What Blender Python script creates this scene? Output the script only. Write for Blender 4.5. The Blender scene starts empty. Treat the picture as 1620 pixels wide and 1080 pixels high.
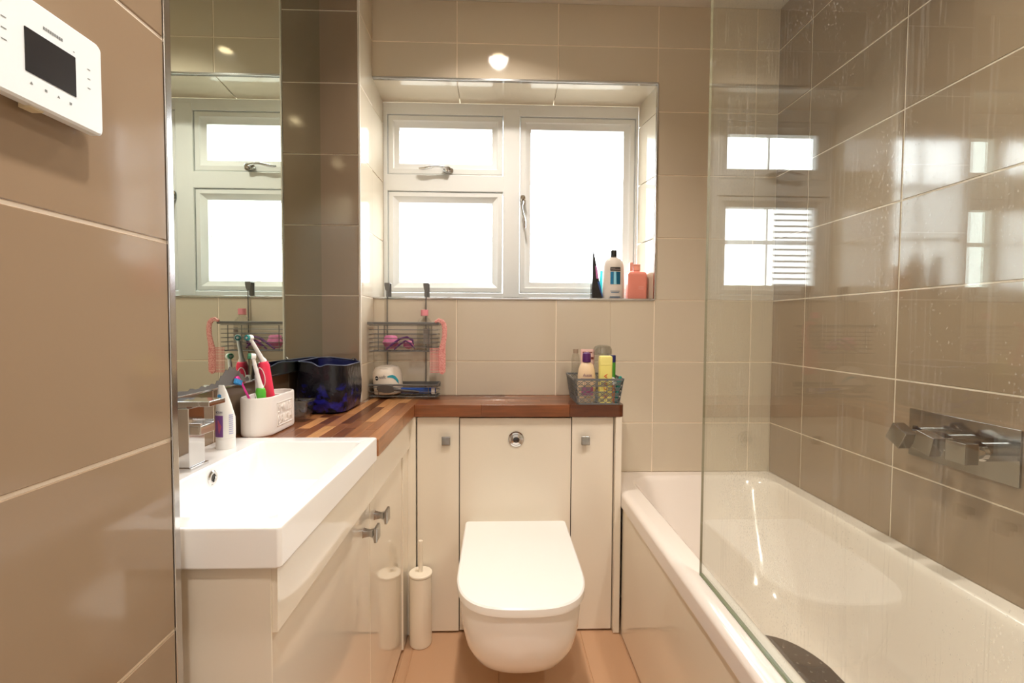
import bpy, bmesh, math, random
from mathutils import Vector, Matrix
S = bpy.context.scene
COL = S.collection
V = Vector
PI = math.pi
rnd = random.Random(7)

# ------------------------------------------------------------------ camera
cd = bpy.data.cameras.new('camera'); cam = bpy.data.objects.new('camera', cd); COL.objects.link(cam)
cd.sensor_width = 36.0; cd.lens = 16.456; cd.clip_start = .02; cd.clip_end = 200
R_ = [[0.9994995, 0.0313232, -0.0044242], [-0.0311404, 0.9988434, 0.0366353], [0.0055666, -0.0364792, 0.9993189]]
M = Matrix.Identity(4)
for i in range(3):
    M[i][0] = R_[i][0]; M[i][1] = R_[i][2]; M[i][2] = -R_[i][1]
M[2][3] = 1.135
cam.matrix_world = M
S.camera = cam

# ------------------------------------------------------------------ world, lights, exposure
SKY = 11.0
w = bpy.data.worlds.new('overcast_sky'); S.world = w; w.use_nodes = True
bgn = w.node_tree.nodes['Background']; bgn.inputs[0].default_value = (0.90, 0.945, 1.0, 1); bgn.inputs[1].default_value = SKY
S.view_settings.view_transform = 'Standard'; S.view_settings.look = 'None'
S.view_settings.exposure = 0.62; S.view_settings.gamma = 1.0; S.view_settings.use_curve_mapping = False
S.cycles.max_bounces = 12; S.cycles.diffuse_bounces = 5; S.cycles.glossy_bounces = 8; S.cycles.transparent_max_bounces = 24
S.cycles.transmission_bounces = 8; S.cycles.caustics_reflective = False; S.cycles.caustics_refractive = False
S.cycles.use_denoising = True; S.cycles.sample_clamp_indirect = 6
pl = bpy.data.lights.new('window_portal', 'AREA'); pl.shape = 'RECTANGLE'; pl.size = 1.1; pl.size_y = .84
pl.cycles.is_portal = True
po = bpy.data.objects.new('window_portal', pl); COL.objects.link(po); po.location = (.06, 2.11, 1.67); po.rotation_euler = (-PI/2, 0, 0)
DOWN = [(0.0, 1.52), (0.0, .42), (.78, .62), (0.0, -.36)]   # ceiling downlights (x, y); the last two are unseen, added as fill
WARM = (1.0, .91, .82)
DOWN_W = 9.5

# ------------------------------------------------------------------ materials
def lin(c):
    o = []
    for v in c:
        v = v / 255.0
        o.append(v / 12.92 if v <= .04045 else ((v + .055) / 1.055) ** 2.4)
    return (*o, 1)
def pm(name, rgb, rough=.4, metal=0.0, spec=.5, coat=0.0, trans=0.0, emit=None, bump=None, vary=0.0, sss=0, ior=None):
    m = bpy.data.materials.new(name); m.use_nodes = True
    nt = m.node_tree; b = nt.nodes['Principled BSDF']
    b.inputs['Base Color'].default_value = lin(rgb); b.inputs['Roughness'].default_value = rough
    b.inputs['Metallic'].default_value = metal; b.inputs['Specular IOR Level'].default_value = spec
    b.inputs['Coat Weight'].default_value = coat; b.inputs['Coat Roughness'].default_value = .05
    if ior: b.inputs['IOR'].default_value = ior
    if trans: b.inputs['Transmission Weight'].default_value = trans
    if emit: b.inputs['Emission Color'].default_value = (*emit[0], 1); b.inputs['Emission Strength'].default_value = emit[1]
    if vary:
        oi = nt.nodes.new('ShaderNodeObjectInfo'); mr = nt.nodes.new('ShaderNodeMapRange')
        mr.inputs[3].default_value = 1 - vary; mr.inputs[4].default_value = 1 + vary
        hs = nt.nodes.new('ShaderNodeHueSaturation'); hs.inputs['Color'].default_value = lin(rgb)
        nt.links.new(oi.outputs['Random'], mr.inputs[0]); nt.links.new(mr.outputs[0], hs.inputs['Value']); nt.links.new(hs.outputs[0], b.inputs['Base Color'])
    if bump:
        n = nt.nodes.new('ShaderNodeTexNoise'); n.inputs['Scale'].default_value = bump[0]; n.inputs['Detail'].default_value = 3
        tc = nt.nodes.new('ShaderNodeTexCoord'); nt.links.new(tc.outputs['Object'], n.inputs['Vector'])
        bp = nt.nodes.new('ShaderNodeBump'); bp.inputs['Strength'].default_value = bump[1]; bp.inputs['Distance'].default_value = .001
        nt.links.new(n.outputs[0], bp.inputs['Height']); nt.links.new(bp.outputs[0], b.inputs['Normal'])
    return m
def pane_mat(name, tint=(.97, .99, .975), f0=.04, spots=False):
    """thin clear glass: clear transmission plus Schlick reflection on each face"""
    m = bpy.data.materials.new(name); m.use_nodes = True; nt = m.node_tree; N = nt.nodes; L = nt.links
    for n in list(N): N.remove(n)
    out = N.new('ShaderNodeOutputMaterial'); geo = N.new('ShaderNodeNewGeometry')
    dot = N.new('ShaderNodeVectorMath'); dot.operation = 'DOT_PRODUCT'
    L.new(geo.outputs['Normal'], dot.inputs[0]); L.new(geo.outputs['Incoming'], dot.inputs[1])
    def mth(op, a, b=None):
        n = N.new('ShaderNodeMath'); n.operation = op
        for i, x in enumerate((a, b)):
            if x is None: continue
            if isinstance(x, (int, float)): n.inputs[i].default_value = x
            else: L.new(x, n.inputs[i])
        return n.outputs[0]
    c = mth('ABSOLUTE', dot.outputs['Value']); k = mth('POWER', mth('SUBTRACT', 1.0, c), 5.0)
    fr = mth('ADD', mth('MULTIPLY', k, 1 - f0), f0)
    tr = N.new('ShaderNodeBsdfTransparent'); tr.inputs[0].default_value = (*tint, 1)
    gl = N.new('ShaderNodeBsdfGlossy'); gl.inputs['Roughness'].default_value = 0.0; gl.inputs[0].default_value = (1, 1, 1, 1)
    mx = N.new('ShaderNodeMixShader'); L.new(fr, mx.inputs[0]); L.new(tr.outputs[0], mx.inputs[1]); L.new(gl.outputs[0], mx.inputs[2])
    last = mx
    if spots:
        tc = N.new('ShaderNodeTexCoord'); mp = N.new('ShaderNodeMapping'); mp.inputs['Scale'].default_value = (1, 1, .6)
        L.new(tc.outputs['Object'], mp.inputs[0])
        vo = N.new('ShaderNodeTexVoronoi'); vo.inputs['Scale'].default_value = 210; L.new(mp.outputs[0], vo.inputs['Vector'])
        no = N.new('ShaderNodeTexNoise'); no.inputs['Scale'].default_value = 5.0; no.inputs['Detail'].default_value = 4; L.new(mp.outputs[0], no.inputs['Vector'])
        thr = mth('MULTIPLY', mth('SUBTRACT', no.outputs[0], .34), .8)
        dots = mth('LESS_THAN', vo.outputs['Distance'], thr)
        # streaks of dried water running down
        mp2 = N.new('ShaderNodeMapping'); mp2.inputs['Scale'].default_value = (1, 70, 2.2); L.new(tc.outputs['Object'], mp2.inputs[0])
        n2 = N.new('ShaderNodeTexNoise'); n2.inputs['Scale'].default_value = 1.6; n2.inputs['Detail'].default_value = 5; L.new(mp2.outputs[0], n2.inputs['Vector'])
        st = mth('MULTIPLY', mth('GREATER_THAN', n2.outputs[0], .62), .05)
        fac = mth('ADD', mth('MULTIPLY', dots, .20), mth('ADD', st, .012))
        df = N.new('ShaderNodeBsdfDiffuse'); df.inputs[0].default_value = (.85, .86, .84, 1)
        m2 = N.new('ShaderNodeMixShader'); L.new(fac, m2.inputs[0]); L.new(mx.outputs[0], m2.inputs[1]); L.new(df.outputs[0], m2.inputs[2]); last = m2
    L.new(last.outputs[0], out.inputs[0])
    return m
def wood_mat(name, axis):
    m = bpy.data.materials.new(name); m.use_nodes = True; nt = m.node_tree; N = nt.nodes; L = nt.links; b = N['Principled BSDF']
    tc = N.new('ShaderNodeTexCoord'); oi = N.new('ShaderNodeObjectInfo'); ad = N.new('ShaderNodeVectorMath'); ad.operation = 'ADD'
    sc = N.new('ShaderNodeVectorMath'); sc.operation = 'SCALE'; sc.inputs[0].default_value = (7, 5, 3); L.new(oi.outputs['Random'], sc.inputs['Scale'])
    L.new(tc.outputs['Object'], ad.inputs[0]); L.new(sc.outputs[0], ad.inputs[1])
    mp = N.new('ShaderNodeMapping'); mp.inputs['Scale'].default_value = (60, 5, 60) if axis == 'Y' else (5, 60, 60); L.new(ad.outputs[0], mp.inputs[0])
    n = N.new('ShaderNodeTexNoise'); n.inputs['Scale'].default_value = 1.5; n.inputs['Detail'].default_value = 6; n.inputs['Distortion'].default_value = .6; L.new(mp.outputs[0], n.inputs['Vector'])
    r = N.new('ShaderNodeValToRGB'); e = r.color_ramp.elements
    e[0].position = 0; e[0].color = lin((92, 50, 27)); e[1].position = 1; e[1].color = lin((216, 160, 104))
    q = r.color_ramp.elements.new(.45); q.color = lin((130, 79, 46)); q = r.color_ramp.elements.new(.75); q.color = lin((174, 116, 70))
    if axis == 'X':
        for el, c in zip(r.color_ramp.elements, [(88, 44, 23), (108, 58, 31), (130, 74, 40), (146, 88, 50)]): el.color = lin(c)
    L.new(oi.outputs['Random'], r.inputs[0])
    r2 = N.new('ShaderNodeMapRange'); r2.inputs[1].default_value = .3; r2.inputs[2].default_value = .7; r2.inputs[3].default_value = .72; r2.inputs[4].default_value = 1.18
    L.new(n.outputs[0], r2.inputs[0]); mx = N.new('ShaderNodeVectorMath'); mx.operation = 'SCALE'
    L.new(r.outputs[0], mx.inputs[0]); L.new(r2.outputs[0], mx.inputs['Scale']); L.new(mx.outputs[0], b.inputs['Base Color'])
    b.inputs['Roughness'].default_value = .28; b.inputs['Coat Weight'].default_value = .25; b.inputs['Coat Roughness'].default_value = .15
    return m
def mirror_mat():
    m = pm('mirror_silver', (222, 232, 222), .0, 1.0); return m

CREAM = pm('cream_glazed_tile', (209, 197, 176), .07, spec=.6, vary=.015, bump=(40, .05))
BROWN = pm('brown_glazed_tile', (150, 129, 106), .09, spec=.7, vary=.02, bump=(60, .06))
GROUT = pm('cream_grout', (244, 230, 210), .7)
FLOORT = pm('tan_floor_tile', (194, 154, 120), .16, spec=.5, vary=.02, bump=(30, .04))
FGROUT = pm('tan_grout', (186, 144, 108), .6)
PAINT = pm('ceiling_paint', (226, 220, 208), .6)
PAINTW = pm('wall_paint', (222, 210, 190), .6)
UPVC = pm('white_upvc', (238, 241, 240), .25)
CHROME = pm('chrome', (214, 214, 214), .07, 1.0)
CHROMED = pm('brushed_chrome', (170, 170, 168), .2, 1.0)
GLOSSC = pm('gloss_cream_board', (239, 230, 214), .05, coat=.9)
SATINC = pm('satin_cream_board', (239, 230, 214), .2)
WHITE = pm('white_ceramic', (247, 246, 245), .07, coat=.3)
LID = pm('white_plastic', (247, 245, 242), .22)
ACRYL = pm('bath_acrylic', (240, 231, 222), .12, coat=.4)
GLASS = pane_mat('clear_window_glass', (.985, .99, .985))
SCREENG = pane_mat('shower_screen_glass', (.955, .975, .95), .045, True)
GEDGE = pm('green_glass_edge', (58, 84, 62), .15)
MIRROR = mirror_mat()
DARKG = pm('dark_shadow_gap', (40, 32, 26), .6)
WIRE = pm('grey_coated_wire', (112, 110, 108), .35, .4)
TRIMM = pm('silver_trim', (205, 205, 205), .15, 1.0)
WTRIM = pm('pale_trim', (235, 228, 214), .3)
BLACKP = pm('black_plastic', (22, 20, 20), .25)
def cm(n, c, r=.3, **k): return pm(n, c, r, **k)

# ------------------------------------------------------------------ mesh helpers
ORG = {}
def bm_(): return bmesh.new()
def apply(vs, mt):
    if mt is not None:
        for v in vs: v.co = mt @ v.co
def bx(bm, x0, x1, y0, y1, z0, z1, bev=0.0, seg=2, mt=None):
    vs = [bm.verts.new((x, y, z)) for x in (x0, x1) for y in (y0, y1) for z in (z0, z1)]
    fs = [bm.faces.new([vs[i] for i in f]) for f in ((0, 1, 3, 2), (4, 6, 7, 5), (0, 4, 5, 1), (2, 3, 7, 6), (0, 2, 6, 4), (1, 5, 7, 3))]
    apply(vs, mt)
    if bev > 0:
        es = list({e for f in fs for e in f.edges})
        bmesh.ops.bevel(bm, geom=es, offset=bev, segments=seg, affect='EDGES', profile=.5)
    return bm
def loft(bm, rings, cap0=True, cap1=True, mt=None, closed=True, wrap=False):
    R = [[bm.verts.new(p) for p in r] for r in rings]
    n = len(R[0])
    pairs = list(zip(R[:-1], R[1:])) + ([(R[-1], R[0])] if wrap else [])
    for a, b in pairs:
        for i in range(n if closed else n - 1):
            j = (i + 1) % n
            try: bm.faces.new((a[i], a[j], b[j], b[i]))
            except ValueError: pass
    if not wrap:
        if cap0: bm.faces.new(list(reversed(R[0])))
        if cap1: bm.faces.new(R[-1])
    apply([v for r in R for v in r], mt)
    return bm
def circ(cx, cy, r, z, n=32, ry=None):
    ry = r if ry is None else ry
    return [V((cx + r * math.cos(2 * PI * i / n), cy + ry * math.sin(2 * PI * i / n), z)) for i in range(n)]
def lathe(bm, prof, c=(0, 0, 0), n=32, mt=None, sy=1.0, cap0=True, cap1=True):
    return loft(bm, [circ(c[0], c[1], max(r, 1e-5), c[2] + z, n, max(r, 1e-5) * sy) for r, z in prof], cap0, cap1, mt)
def rrect(cx, cy, hx, hy, r, z, n=6):
    r = min(r, hx - 1e-5, hy - 1e-5); pts = []
    for k, (sx, sy) in enumerate(((1, 1), (-1, 1), (-1, -1), (1, -1))):
        for i in range(n + 1):
            a = k * PI / 2 + i * PI / 2 / n
            pts.append(V((cx + sx * (hx - r) + r * math.cos(a), cy + sy * (hy - r) + r * math.sin(a), z)))
    return pts
def sup(cx, cy, hx, hy, e, z, n=48):
    o = []
    for i in range(n):
        a = 2 * PI * i / n; c, s = math.cos(a), math.sin(a)
        o.append(V((cx + hx * math.copysign(abs(c) ** (2 / e), c), cy + hy * math.copysign(abs(s) ** (2 / e), s), z)))
    return o
def axm(p0, p1, spin=0.0):
    d = (V(p1) - V(p0)).normalized()
    return Matrix.Translation(V(p0)) @ d.to_track_quat('Z', 'Y').to_matrix().to_4x4() @ Matrix.Rotation(spin, 4, 'Z')
def cyl(bm, p0, p1, r, r1=None, n=24):
    L = (V(p1) - V(p0)).length
    return lathe(bm, [(r, 0), (r if r1 is None else r1, L)], n=n, mt=axm(p0, p1))
def tube(bm, pts, r, n=8, flat=1.0, closed=False):
    pts = [V(p) for p in pts]; rings = []; up = None; m = len(pts)
    for i, p in enumerate(pts):
        if closed: t = (pts[(i + 1) % m] - pts[i - 1]).normalized()
        else: t = (pts[min(i + 1, m - 1)] - pts[max(i - 1, 0)]).normalized()
        if up is None:
            up = V((0, 0, 1)) if abs(t.z) < .9 else V((1, 0, 0))
        s = t.cross(up).normalized(); up = s.cross(t).normalized()
        rr = r[i] if isinstance(r, (list, tuple)) else r
        rings.append([p + s * rr * math.cos(2 * PI * k / n) + up * rr * flat * math.sin(2 * PI * k / n) for k in range(n)])
    return loft(bm, rings, wrap=closed)
def TM(o, right, up):
    r = V(right).normalized(); u = V(up).normalized(); n = r.cross(u)
    m = Matrix.Identity(4)
    for i in range(3): m[i][0], m[i][1], m[i][2], m[i][3] = r[i], u[i], n[i], o[i]
    return m
def prism(bm, poly, d, mt=None):
    """2-D polygon in xy given depth d along z"""
    return loft(bm, [[V((x, y, 0)) for x, y in poly], [V((x, y, d)) for x, y in poly]], mt=mt)
def patch(bm, w, h, d, n=12, x0=0, y0=0):
    rs = []
    for i in range(n + 1):
        x = x0 - w / 2 + w * i / n
        rs.append([V((x, y0 - h / 2, 0)), V((x, y0 + h / 2, 0)), V((x, y0 + h / 2, d)), V((x, y0 - h / 2, d))])
    return loft(bm, rs)
def wrapcyl(bm, c, z0, a, b=None, t0=0.0):
    """bend flat artwork (x right, y up, z out) round an upright oval of half-axes a, b whose front faces -Y"""
    b = a if b is None else b
    for v in bm.verts:
        t = v.co.x / a + t0; q = v.co.z
        v.co = V((c[0] + (a + q) * math.sin(t), c[1] - (b + q) * math.cos(t), z0 + v.co.y))
    return bm
def text(s, w_, h_, d, mt=None, bm=None):
    cu = bpy.data.curves.new('t', 'FONT'); cu.body = s; cu.size = 1; cu.extrude = .1; cu.resolution_u = 3
    ob = bpy.data.objects.new('t', cu); COL.objects.link(ob)
    dg = bpy.context.evaluated_depsgraph_get(); me = bpy.data.meshes.new_from_object(ob.evaluated_get(dg))
    t = bmesh.new(); t.from_mesh(me)
    bpy.data.objects.remove(ob); bpy.data.curves.remove(cu); bpy.data.meshes.remove(me)
    xs = [v.co.x for v in t.verts]; ys = [v.co.y for v in t.verts]
    cx, cy = (min(xs) + max(xs)) / 2, (min(ys) + max(ys)) / 2; sx, sy = w_ / (max(xs) - min(xs)), h_ / (max(ys) - min(ys))
    for v in t.verts:
        v.co = V(((v.co.x - cx) * sx, (v.co.y - cy) * sy, (v.co.z + .1) / .2 * d))
        if mt is not None: v.co = mt @ v.co
    return t
def mk(name, bm, mat, parent=None, origin=None, smooth=True, mats=None, norm=True):
    if parent is not None: origin = ORG[parent.name]
    origin = V(origin) if origin is not None else V((0, 0, 0))
    if norm: bmesh.ops.recalc_face_normals(bm, faces=bm.faces)
    if smooth:
        for f in bm.faces: f.smooth = True
        for e in bm.edges:
            if len(e.link_faces) == 2:
                if e.calc_face_angle(0) > .6: e.smooth = False
    for v in bm.verts: v.co -= origin
    me = bpy.data.meshes.new(name); bm.to_mesh(me); bm.free()
    for m in (mats or [mat]): me.materials.append(m)
    o = bpy.data.objects.new(name, me); COL.objects.link(o)
    if smooth:
        wn = o.modifiers.new('weighted_normals', 'WEIGHTED_NORMAL'); wn.keep_sharp = True; wn.weight = 60
    if parent is not None: o.parent = parent
    else: o.location = origin
    ORG[o.name] = origin
    return o
def tag(o, label, cat, group=None, kind=None):
    o['label'] = label; o['category'] = cat
    if group: o['group'] = group
    if kind: o['kind'] = kind
    return o
def thing(name, label, cat, loc, group=None):
    o = bpy.data.objects.new(name, None); COL.objects.link(o); o.location = loc; o.empty_display_size = .05
    ORG[o.name] = V(loc)
    return tag(o, label, cat, group)
def struct(name, bm, mat, smooth=False):
    o = mk(name, bm, mat, smooth=smooth); o['kind'] = 'structure'; return o

# ------------------------------------------------------------------ tiles, one object each
D, XR, XN, XT, XM, XC, YC, YE, H = 1.895, 1.132, -.419, -.670, -.636, -.496, 1.721, .620, 2.406
TW, TH, ROW0, COL0 = .402, .2517, 1.2368, .6397
GAP, PROUD = .0044, .0018
TM_CACHE = {}
def tile_piece(parent, axis, nrm, face, a0, a1, b0, b1, mat, name='tile'):
    w_, h_ = round(a1 - a0, 4), round(b1 - b0, 4)
    if w_ < .012 or h_ < .012: return
    key = (axis, nrm, w_, h_, mat.name)
    if key not in TM_CACHE:
        c = .0009
        outer = [(0, 0), (w_, 0), (w_, h_), (0, h_)]; inner = [(c, c), (w_ - c, c), (w_ - c, h_ - c), (c, h_ - c)]
        def P(a, b, d):
            d = d * nrm
            return V({'X': (d, a, b), 'Y': (a, d, b), 'Z': (a, b, d)}[axis])
        b = bm_(); loft(b, [[P(x, y, -PROUD) for x, y in outer], [P(x, y, -c) for x, y in outer], [P(x, y, 0) for x, y in inner]])
        bmesh.ops.recalc_face_normals(b, faces=b.faces)
        me = bpy.data.meshes.new(name); b.to_mesh(me); b.free(); me.materials.append(mat); TM_CACHE[key] = me
    o = bpy.data.objects.new(name, TM_CACHE[key]); COL.objects.link(o); o.parent = parent
    o.location = {'X': (face, a0, b0), 'Y': (a0, face, b0), 'Z': (a0, b0, face)}[axis]
    return o
def tiles(parent, axis, nrm, face, rects, mat, pa, pb, wa=TW, wb=TH, gap=GAP):
    """rects: (a0, a1, b0, b1) regions filled with the tile lattice of phase pa, pb"""
    for a0, a1, b0, b1 in rects:
        for i in range(math.floor((a0 - pa) / wa), math.ceil((a1 - pa) / wa)):
            for j in range(math.floor((b0 - pb) / wb), math.ceil((b1 - pb) / wb)):
                l, r, d, u = pa + i * wa + gap / 2, pa + (i + 1) * wa - gap / 2, pb + j * wb + gap / 2, pb + (j + 1) * wb - gap / 2
                l, r, d, u = max(l, a0 + .0006), min(r, a1 - .0006), max(d, b0 + .0006), min(u, b1 - .0006)
                if r > l and u > d: tile_piece(parent, axis, nrm, face, l, r, d, u, mat)

# ------------------------------------------------------------------ the room
b = bm_(); bx(b, XT - .1, XR + .1, -.7, 2.1, -.1, -PROUD); fl = struct('floor', b, FGROUT)
tiles(fl, 'Z', 1, 0.0, [(-.32, .455, -.6, 1.69)], FLOORT, .01, .02, .30, .60, .003)
b = bm_(); bx(b, XT - .1, XR + .1, -.7, 2.1, H, H + .1); struct('ceiling', b, PAINT)
OX0, OX1, OZ0, OZ1, YW = -.50, .640, 1.239, 2.102, 2.055      # window opening and the plane of the window frame
b = bm_(); yb = D + PROUD
bx(b, XT - .1, OX0, yb, 2.14, 0, H); bx(b, OX1, XR + .1, yb, 2.14, 0, H); bx(b, OX0, OX1, yb, 2.14, 0, OZ0); bx(b, OX0, OX1, yb, 2.14, OZ1, H)
wb_ = struct('wall_back', b, GROUT)
tiles(wb_, 'Y', -1, D, [(-.496, .46, .847, ROW0), (.46, XR, .53, ROW0), (OX1, XR, ROW0, H), (-.496, OX1, OZ1, H)], CREAM, COL0, ROW0)
# tiled reveals of the window (slightly splayed)
def quad_tile(p, q, mat=CREAM):
    b = bm_(); loft(b, [[V(x) for x in p], [V(x) for x in q]]); return mk('tile', b, mat, wb_, smooth=False)
rows = [OZ0] + [ROW0 + k * TH for k in (1, 2, 3)] + [OZ1]
for za, zb in zip(rows[:-1], rows[1:]):
    g = GAP / 2
    za, zb = za + g, zb - g
    quad_tile([(OX1, D, za), (OX1 - .028, YW, za), (OX1 - .028, YW, zb), (OX1, D, zb)], [(OX1 + .003, D, za), (OX1 + .003, YW, za), (OX1 + .003, YW, zb), (OX1 + .003, D, zb)])
    quad_tile([(-.4965, D, za), (-.4935, YW, za), (-.4935, YW, zb), (-.4965, D, zb)], [(-.51, D, za), (-.51, YW, za), (-.51, YW, zb), (-.51, D, zb)])
xs = [OX0] + [COL0 - k * TW for k in (2, 1)] + [OX1]
for xa, xb in zip(xs[:-1], xs[1:]):
    xa, xb = xa + GAP / 2, xb - GAP / 2
    quad_tile([(xa, D, OZ1), (xb, D, OZ1), (xb, YW, OZ1 - .019), (xa, YW, OZ1 - .019)], [(xa, D, OZ1 + .003), (xb, D, OZ1 + .003), (xb, YW, OZ1 + .003), (xa, YW, OZ1 + .003)])
    quad_tile([(xa, D, OZ0), (xb, D, OZ0), (xb, YW, OZ0), (xa, YW, OZ0)], [(xa, D, OZ0 - .004), (xb, D, OZ0 - .004), (xb, YW, OZ0 - .004), (xa, YW, OZ0 - .004)])
b = bm_(); bx(b, OX0 + .004, OX1, D - .0035, D + .012, OZ0 - .004, OZ0 + .0035, .001); struct('trim_1', b, TRIMM)
b = bm_(); bx(b, OX1 - .0035, OX1 + .004, D - .0035, D + .012, OZ0, OZ1, .001); struct('trim_2', b, TRIMM)
b = bm_(); bx(b, OX0 + .004, OX1, D - .0035, D + .012, OZ1 - .0035, OZ1 + .005, .001); struct('trim_3', b, TRIMM)

b = bm_(); bx(b, XR + PROUD, XR + .12, -.7, D, 0, H); wr = struct('wall_right', b, GROUT)
tiles(wr, 'X', -1, XR, [(.15, D, .53, H)], BROWN, D - .1997, ROW0)
b = bm_(); bx(b, XT - .12, XN - PROUD, -.7, YE, 0, H); wn = struct('wall_left_near', b, GROUT)
tiles(wn, 'X', 1, XN, [(-.6, YE - .009, 0, H)], BROWN, YE, ROW0)
b = bm_(); bx(b, XN - .012, XN + .0015, YE - .0085, YE + .003, 0, H, .001); struct('trim_4', b, TRIMM)
b = bm_(); bx(b, XT - .12, XT - PROUD, YE, D, 0, H); wl = struct('wall_left', b, GROUT)
tiles(wl, 'X', 1, XT, [(YE, YC, .75, .990)], BROWN, 1.525, ROW0)
b = bm_(); bx(b, XT, XC - PROUD, YC + PROUD, D, 0, H); wc = struct('wall_column', b, GROUT)
tiles(wc, 'Y', -1, YC, [(XT, XC - .006, .847, H)], BROWN, XC - .006 - TW, ROW0)
tiles(wc, 'X', 1, XC, [(YC + .006, D, .847, H)], CREAM, YC + .006, ROW0)
b = bm_(); bx(b, XC - .006, XC + .001, YC - .001, YC + .006, .847, H, .001); struct('trim_5', b, WTRIM)
b = bm_(); bx(b, .462, XR, .05, .148, 0, H); we = struct('wall_bath_end', b, GROUT)
tiles(we, 'Y', 1, .15, [(.462, XR, .53, H)], CREAM, XR - TW, ROW0)
b = bm_(); bx(b, XT - .1, XR + .1, -.72, -.6, 0, H); struct('wall_front', b, PAINTW)
b = bm_(); bx(b, -.36, .42, -.6, -.57, .01, 2.02, .004)
for z0, z1 in ((.2, .95), (1.1, 1.85)): bx(b, -.24, .30, -.571, -.562, z0, z1, .003)
struct('door_1', b, UPVC)

# ------------------------------------------------------------------ window
FX0, FX1, FZ0, FZ1 = -.494, .6125, 1.246, 2.084
def frame_bm(bm, x0, x1, z0, z1, wx, y0, y1, wz=None, bev=.004):
    """mitred rectangular frame with a sloping inner face"""
    wz = wx if wz is None else wz
    sec = [(0, y1), (0, y0 + bev), (bev, y0), (wx * .45, y0), (wx * .62, y0 + .006), (wx, y0 + .014), (wx, y1)]
    rings = []
    for cx, cz, sx, sz in ((x0, z0, 1, 1), (x1, z0, -1, 1), (x1, z1, -1, -1), (x0, z1, 1, -1)):
        rings.append([V((cx + sx * d, y, cz + sz * d * wz / wx)) for d, y in sec])
    return loft(bm, rings, wrap=True)
b = bm_()
Y0, Y1 = YW, YW + .065
bx(b, FX0, FX0 + .018, Y0, Y1, FZ0, FZ1, .003); bx(b, FX1 - .012, FX1, Y0, Y1, FZ0, FZ1, .003)
bx(b, FX0, FX1, Y0 + .0005, Y1, 2.034, FZ1, .003); bx(b, FX0, FX1, Y0 + .0005, Y1, FZ0, 1.271, .003)
bx(b, .022, .094, Y0 - .002, Y1, FZ0 + .005, FZ1 - .02, .004); bx(b, FX0 + .005, .03, Y0 - .001, Y1, 1.708, 1.779, .004)
win = struct('window_1', b, UPVC, True)
SASH = [(-.476, .022, 1.779, 2.034, -.425, -.022, 1.819, 1.973), (-.476, .022, 1.271, 1.708, -.426, -.02, 1.308, 1.657), (.094, .6005, 1.271, 2.034, .136, .547, 1.313, 1.978)]
BARM = bpy.data.materials.new('translucent_white_bar'); BARM.use_nodes = True
nt = BARM.node_tree; pb = nt.nodes['Principled BSDF']; pb.inputs['Base Color'].default_value = (.85, .85, .83, 1)
tl = nt.nodes.new('ShaderNodeBsdfTranslucent'); tl.inputs[0].default_value = (.97, .97, .96, 1); mx = nt.nodes.new('ShaderNodeMixShader'); mx.inputs[0].default_value = .50
nt.links.new(pb.outputs[0], mx.inputs[1]); nt.links.new(tl.outputs[0], mx.inputs[2]); nt.links.new(mx.outputs[0], nt.nodes['Material Output'].inputs[0])
for k, (x0, x1, z0, z1, a0, a1, c0, c1) in enumerate(SASH):
    b = bm_(); frame_bm(b, x0 + .002, x1 - .002, z0 + .002, z1 - .002, (a0 - x0 + x1 - a1) / 2 - .001, YW + .004, YW + .055, (c0 - z0 + z1 - c1) / 2 - .001)
    sash = mk('sash', b, UPVC, win)
    b = bm_(); bx(b, a0 - .01, a1 + .01, YW + .034, YW + .038, c0 - .01, c1 + .01); mk('pane', b, GLASS, sash, smooth=False)
    b = bm_(); xm = (a0 + a1) / 2; hb = .009
    bx(b, xm - hb, xm + hb, YW + .042, YW + .046, c0 - .01, c1 + .01)
    mk('glazing_bar', b, BARM, sash, smooth=False)
    for z in ((), (1.5115,), (1.763, 1.536))[k]:
        for l_, r_ in ((a0 - .01, xm - hb - .0003), (xm + hb + .0003, a1 + .01)):
            b = bm_(); bx(b, l_, r_, YW + .042, YW + .046, z - hb, z + hb); mk('glazing_bar', b, BARM, sash, smooth=False)
# handles
def espag(base, d, name='window_handle'):
    """lever handle: base plate, boss and curved grip running along d"""
    base, d = V(base), V(d); s = V((0, -1, 0)); u = d.cross(s)
    o = bm_()
    loft(o, [[base + d * p.x + u * p.y + s * z for p in sup(0, 0, .022, .012, 3, 0, 20)] for z in (0, .007)])
    loft(o, [[base + d * p.x + u * p.y + s * z for p in sup(0, 0, r * 1.2, r, 2, 0, 16)] for z, r in ((.007, .010), (.02, .009), (.03, .0105), (.034, .006))])
    pts = [base + s * .026 + d * t + u * (.006 * math.sin(t * 42)) + s * (.010 * math.sin(min(t / .12, 1) * PI)) for t in [i * .011 for i in range(12)]]
    tube(o, pts, [.008, .0085, .0075, .006, .006, .0065, .0075, .008, .008, .0075, .007, .005], 10, .7)
    return mk(name, o, CHROME, win)
espag((-.215, YW + .003, 1.796), (-1, 0, .05)); espag((.1085, YW + .003, 1.673), (.02, 0, -1))
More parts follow.
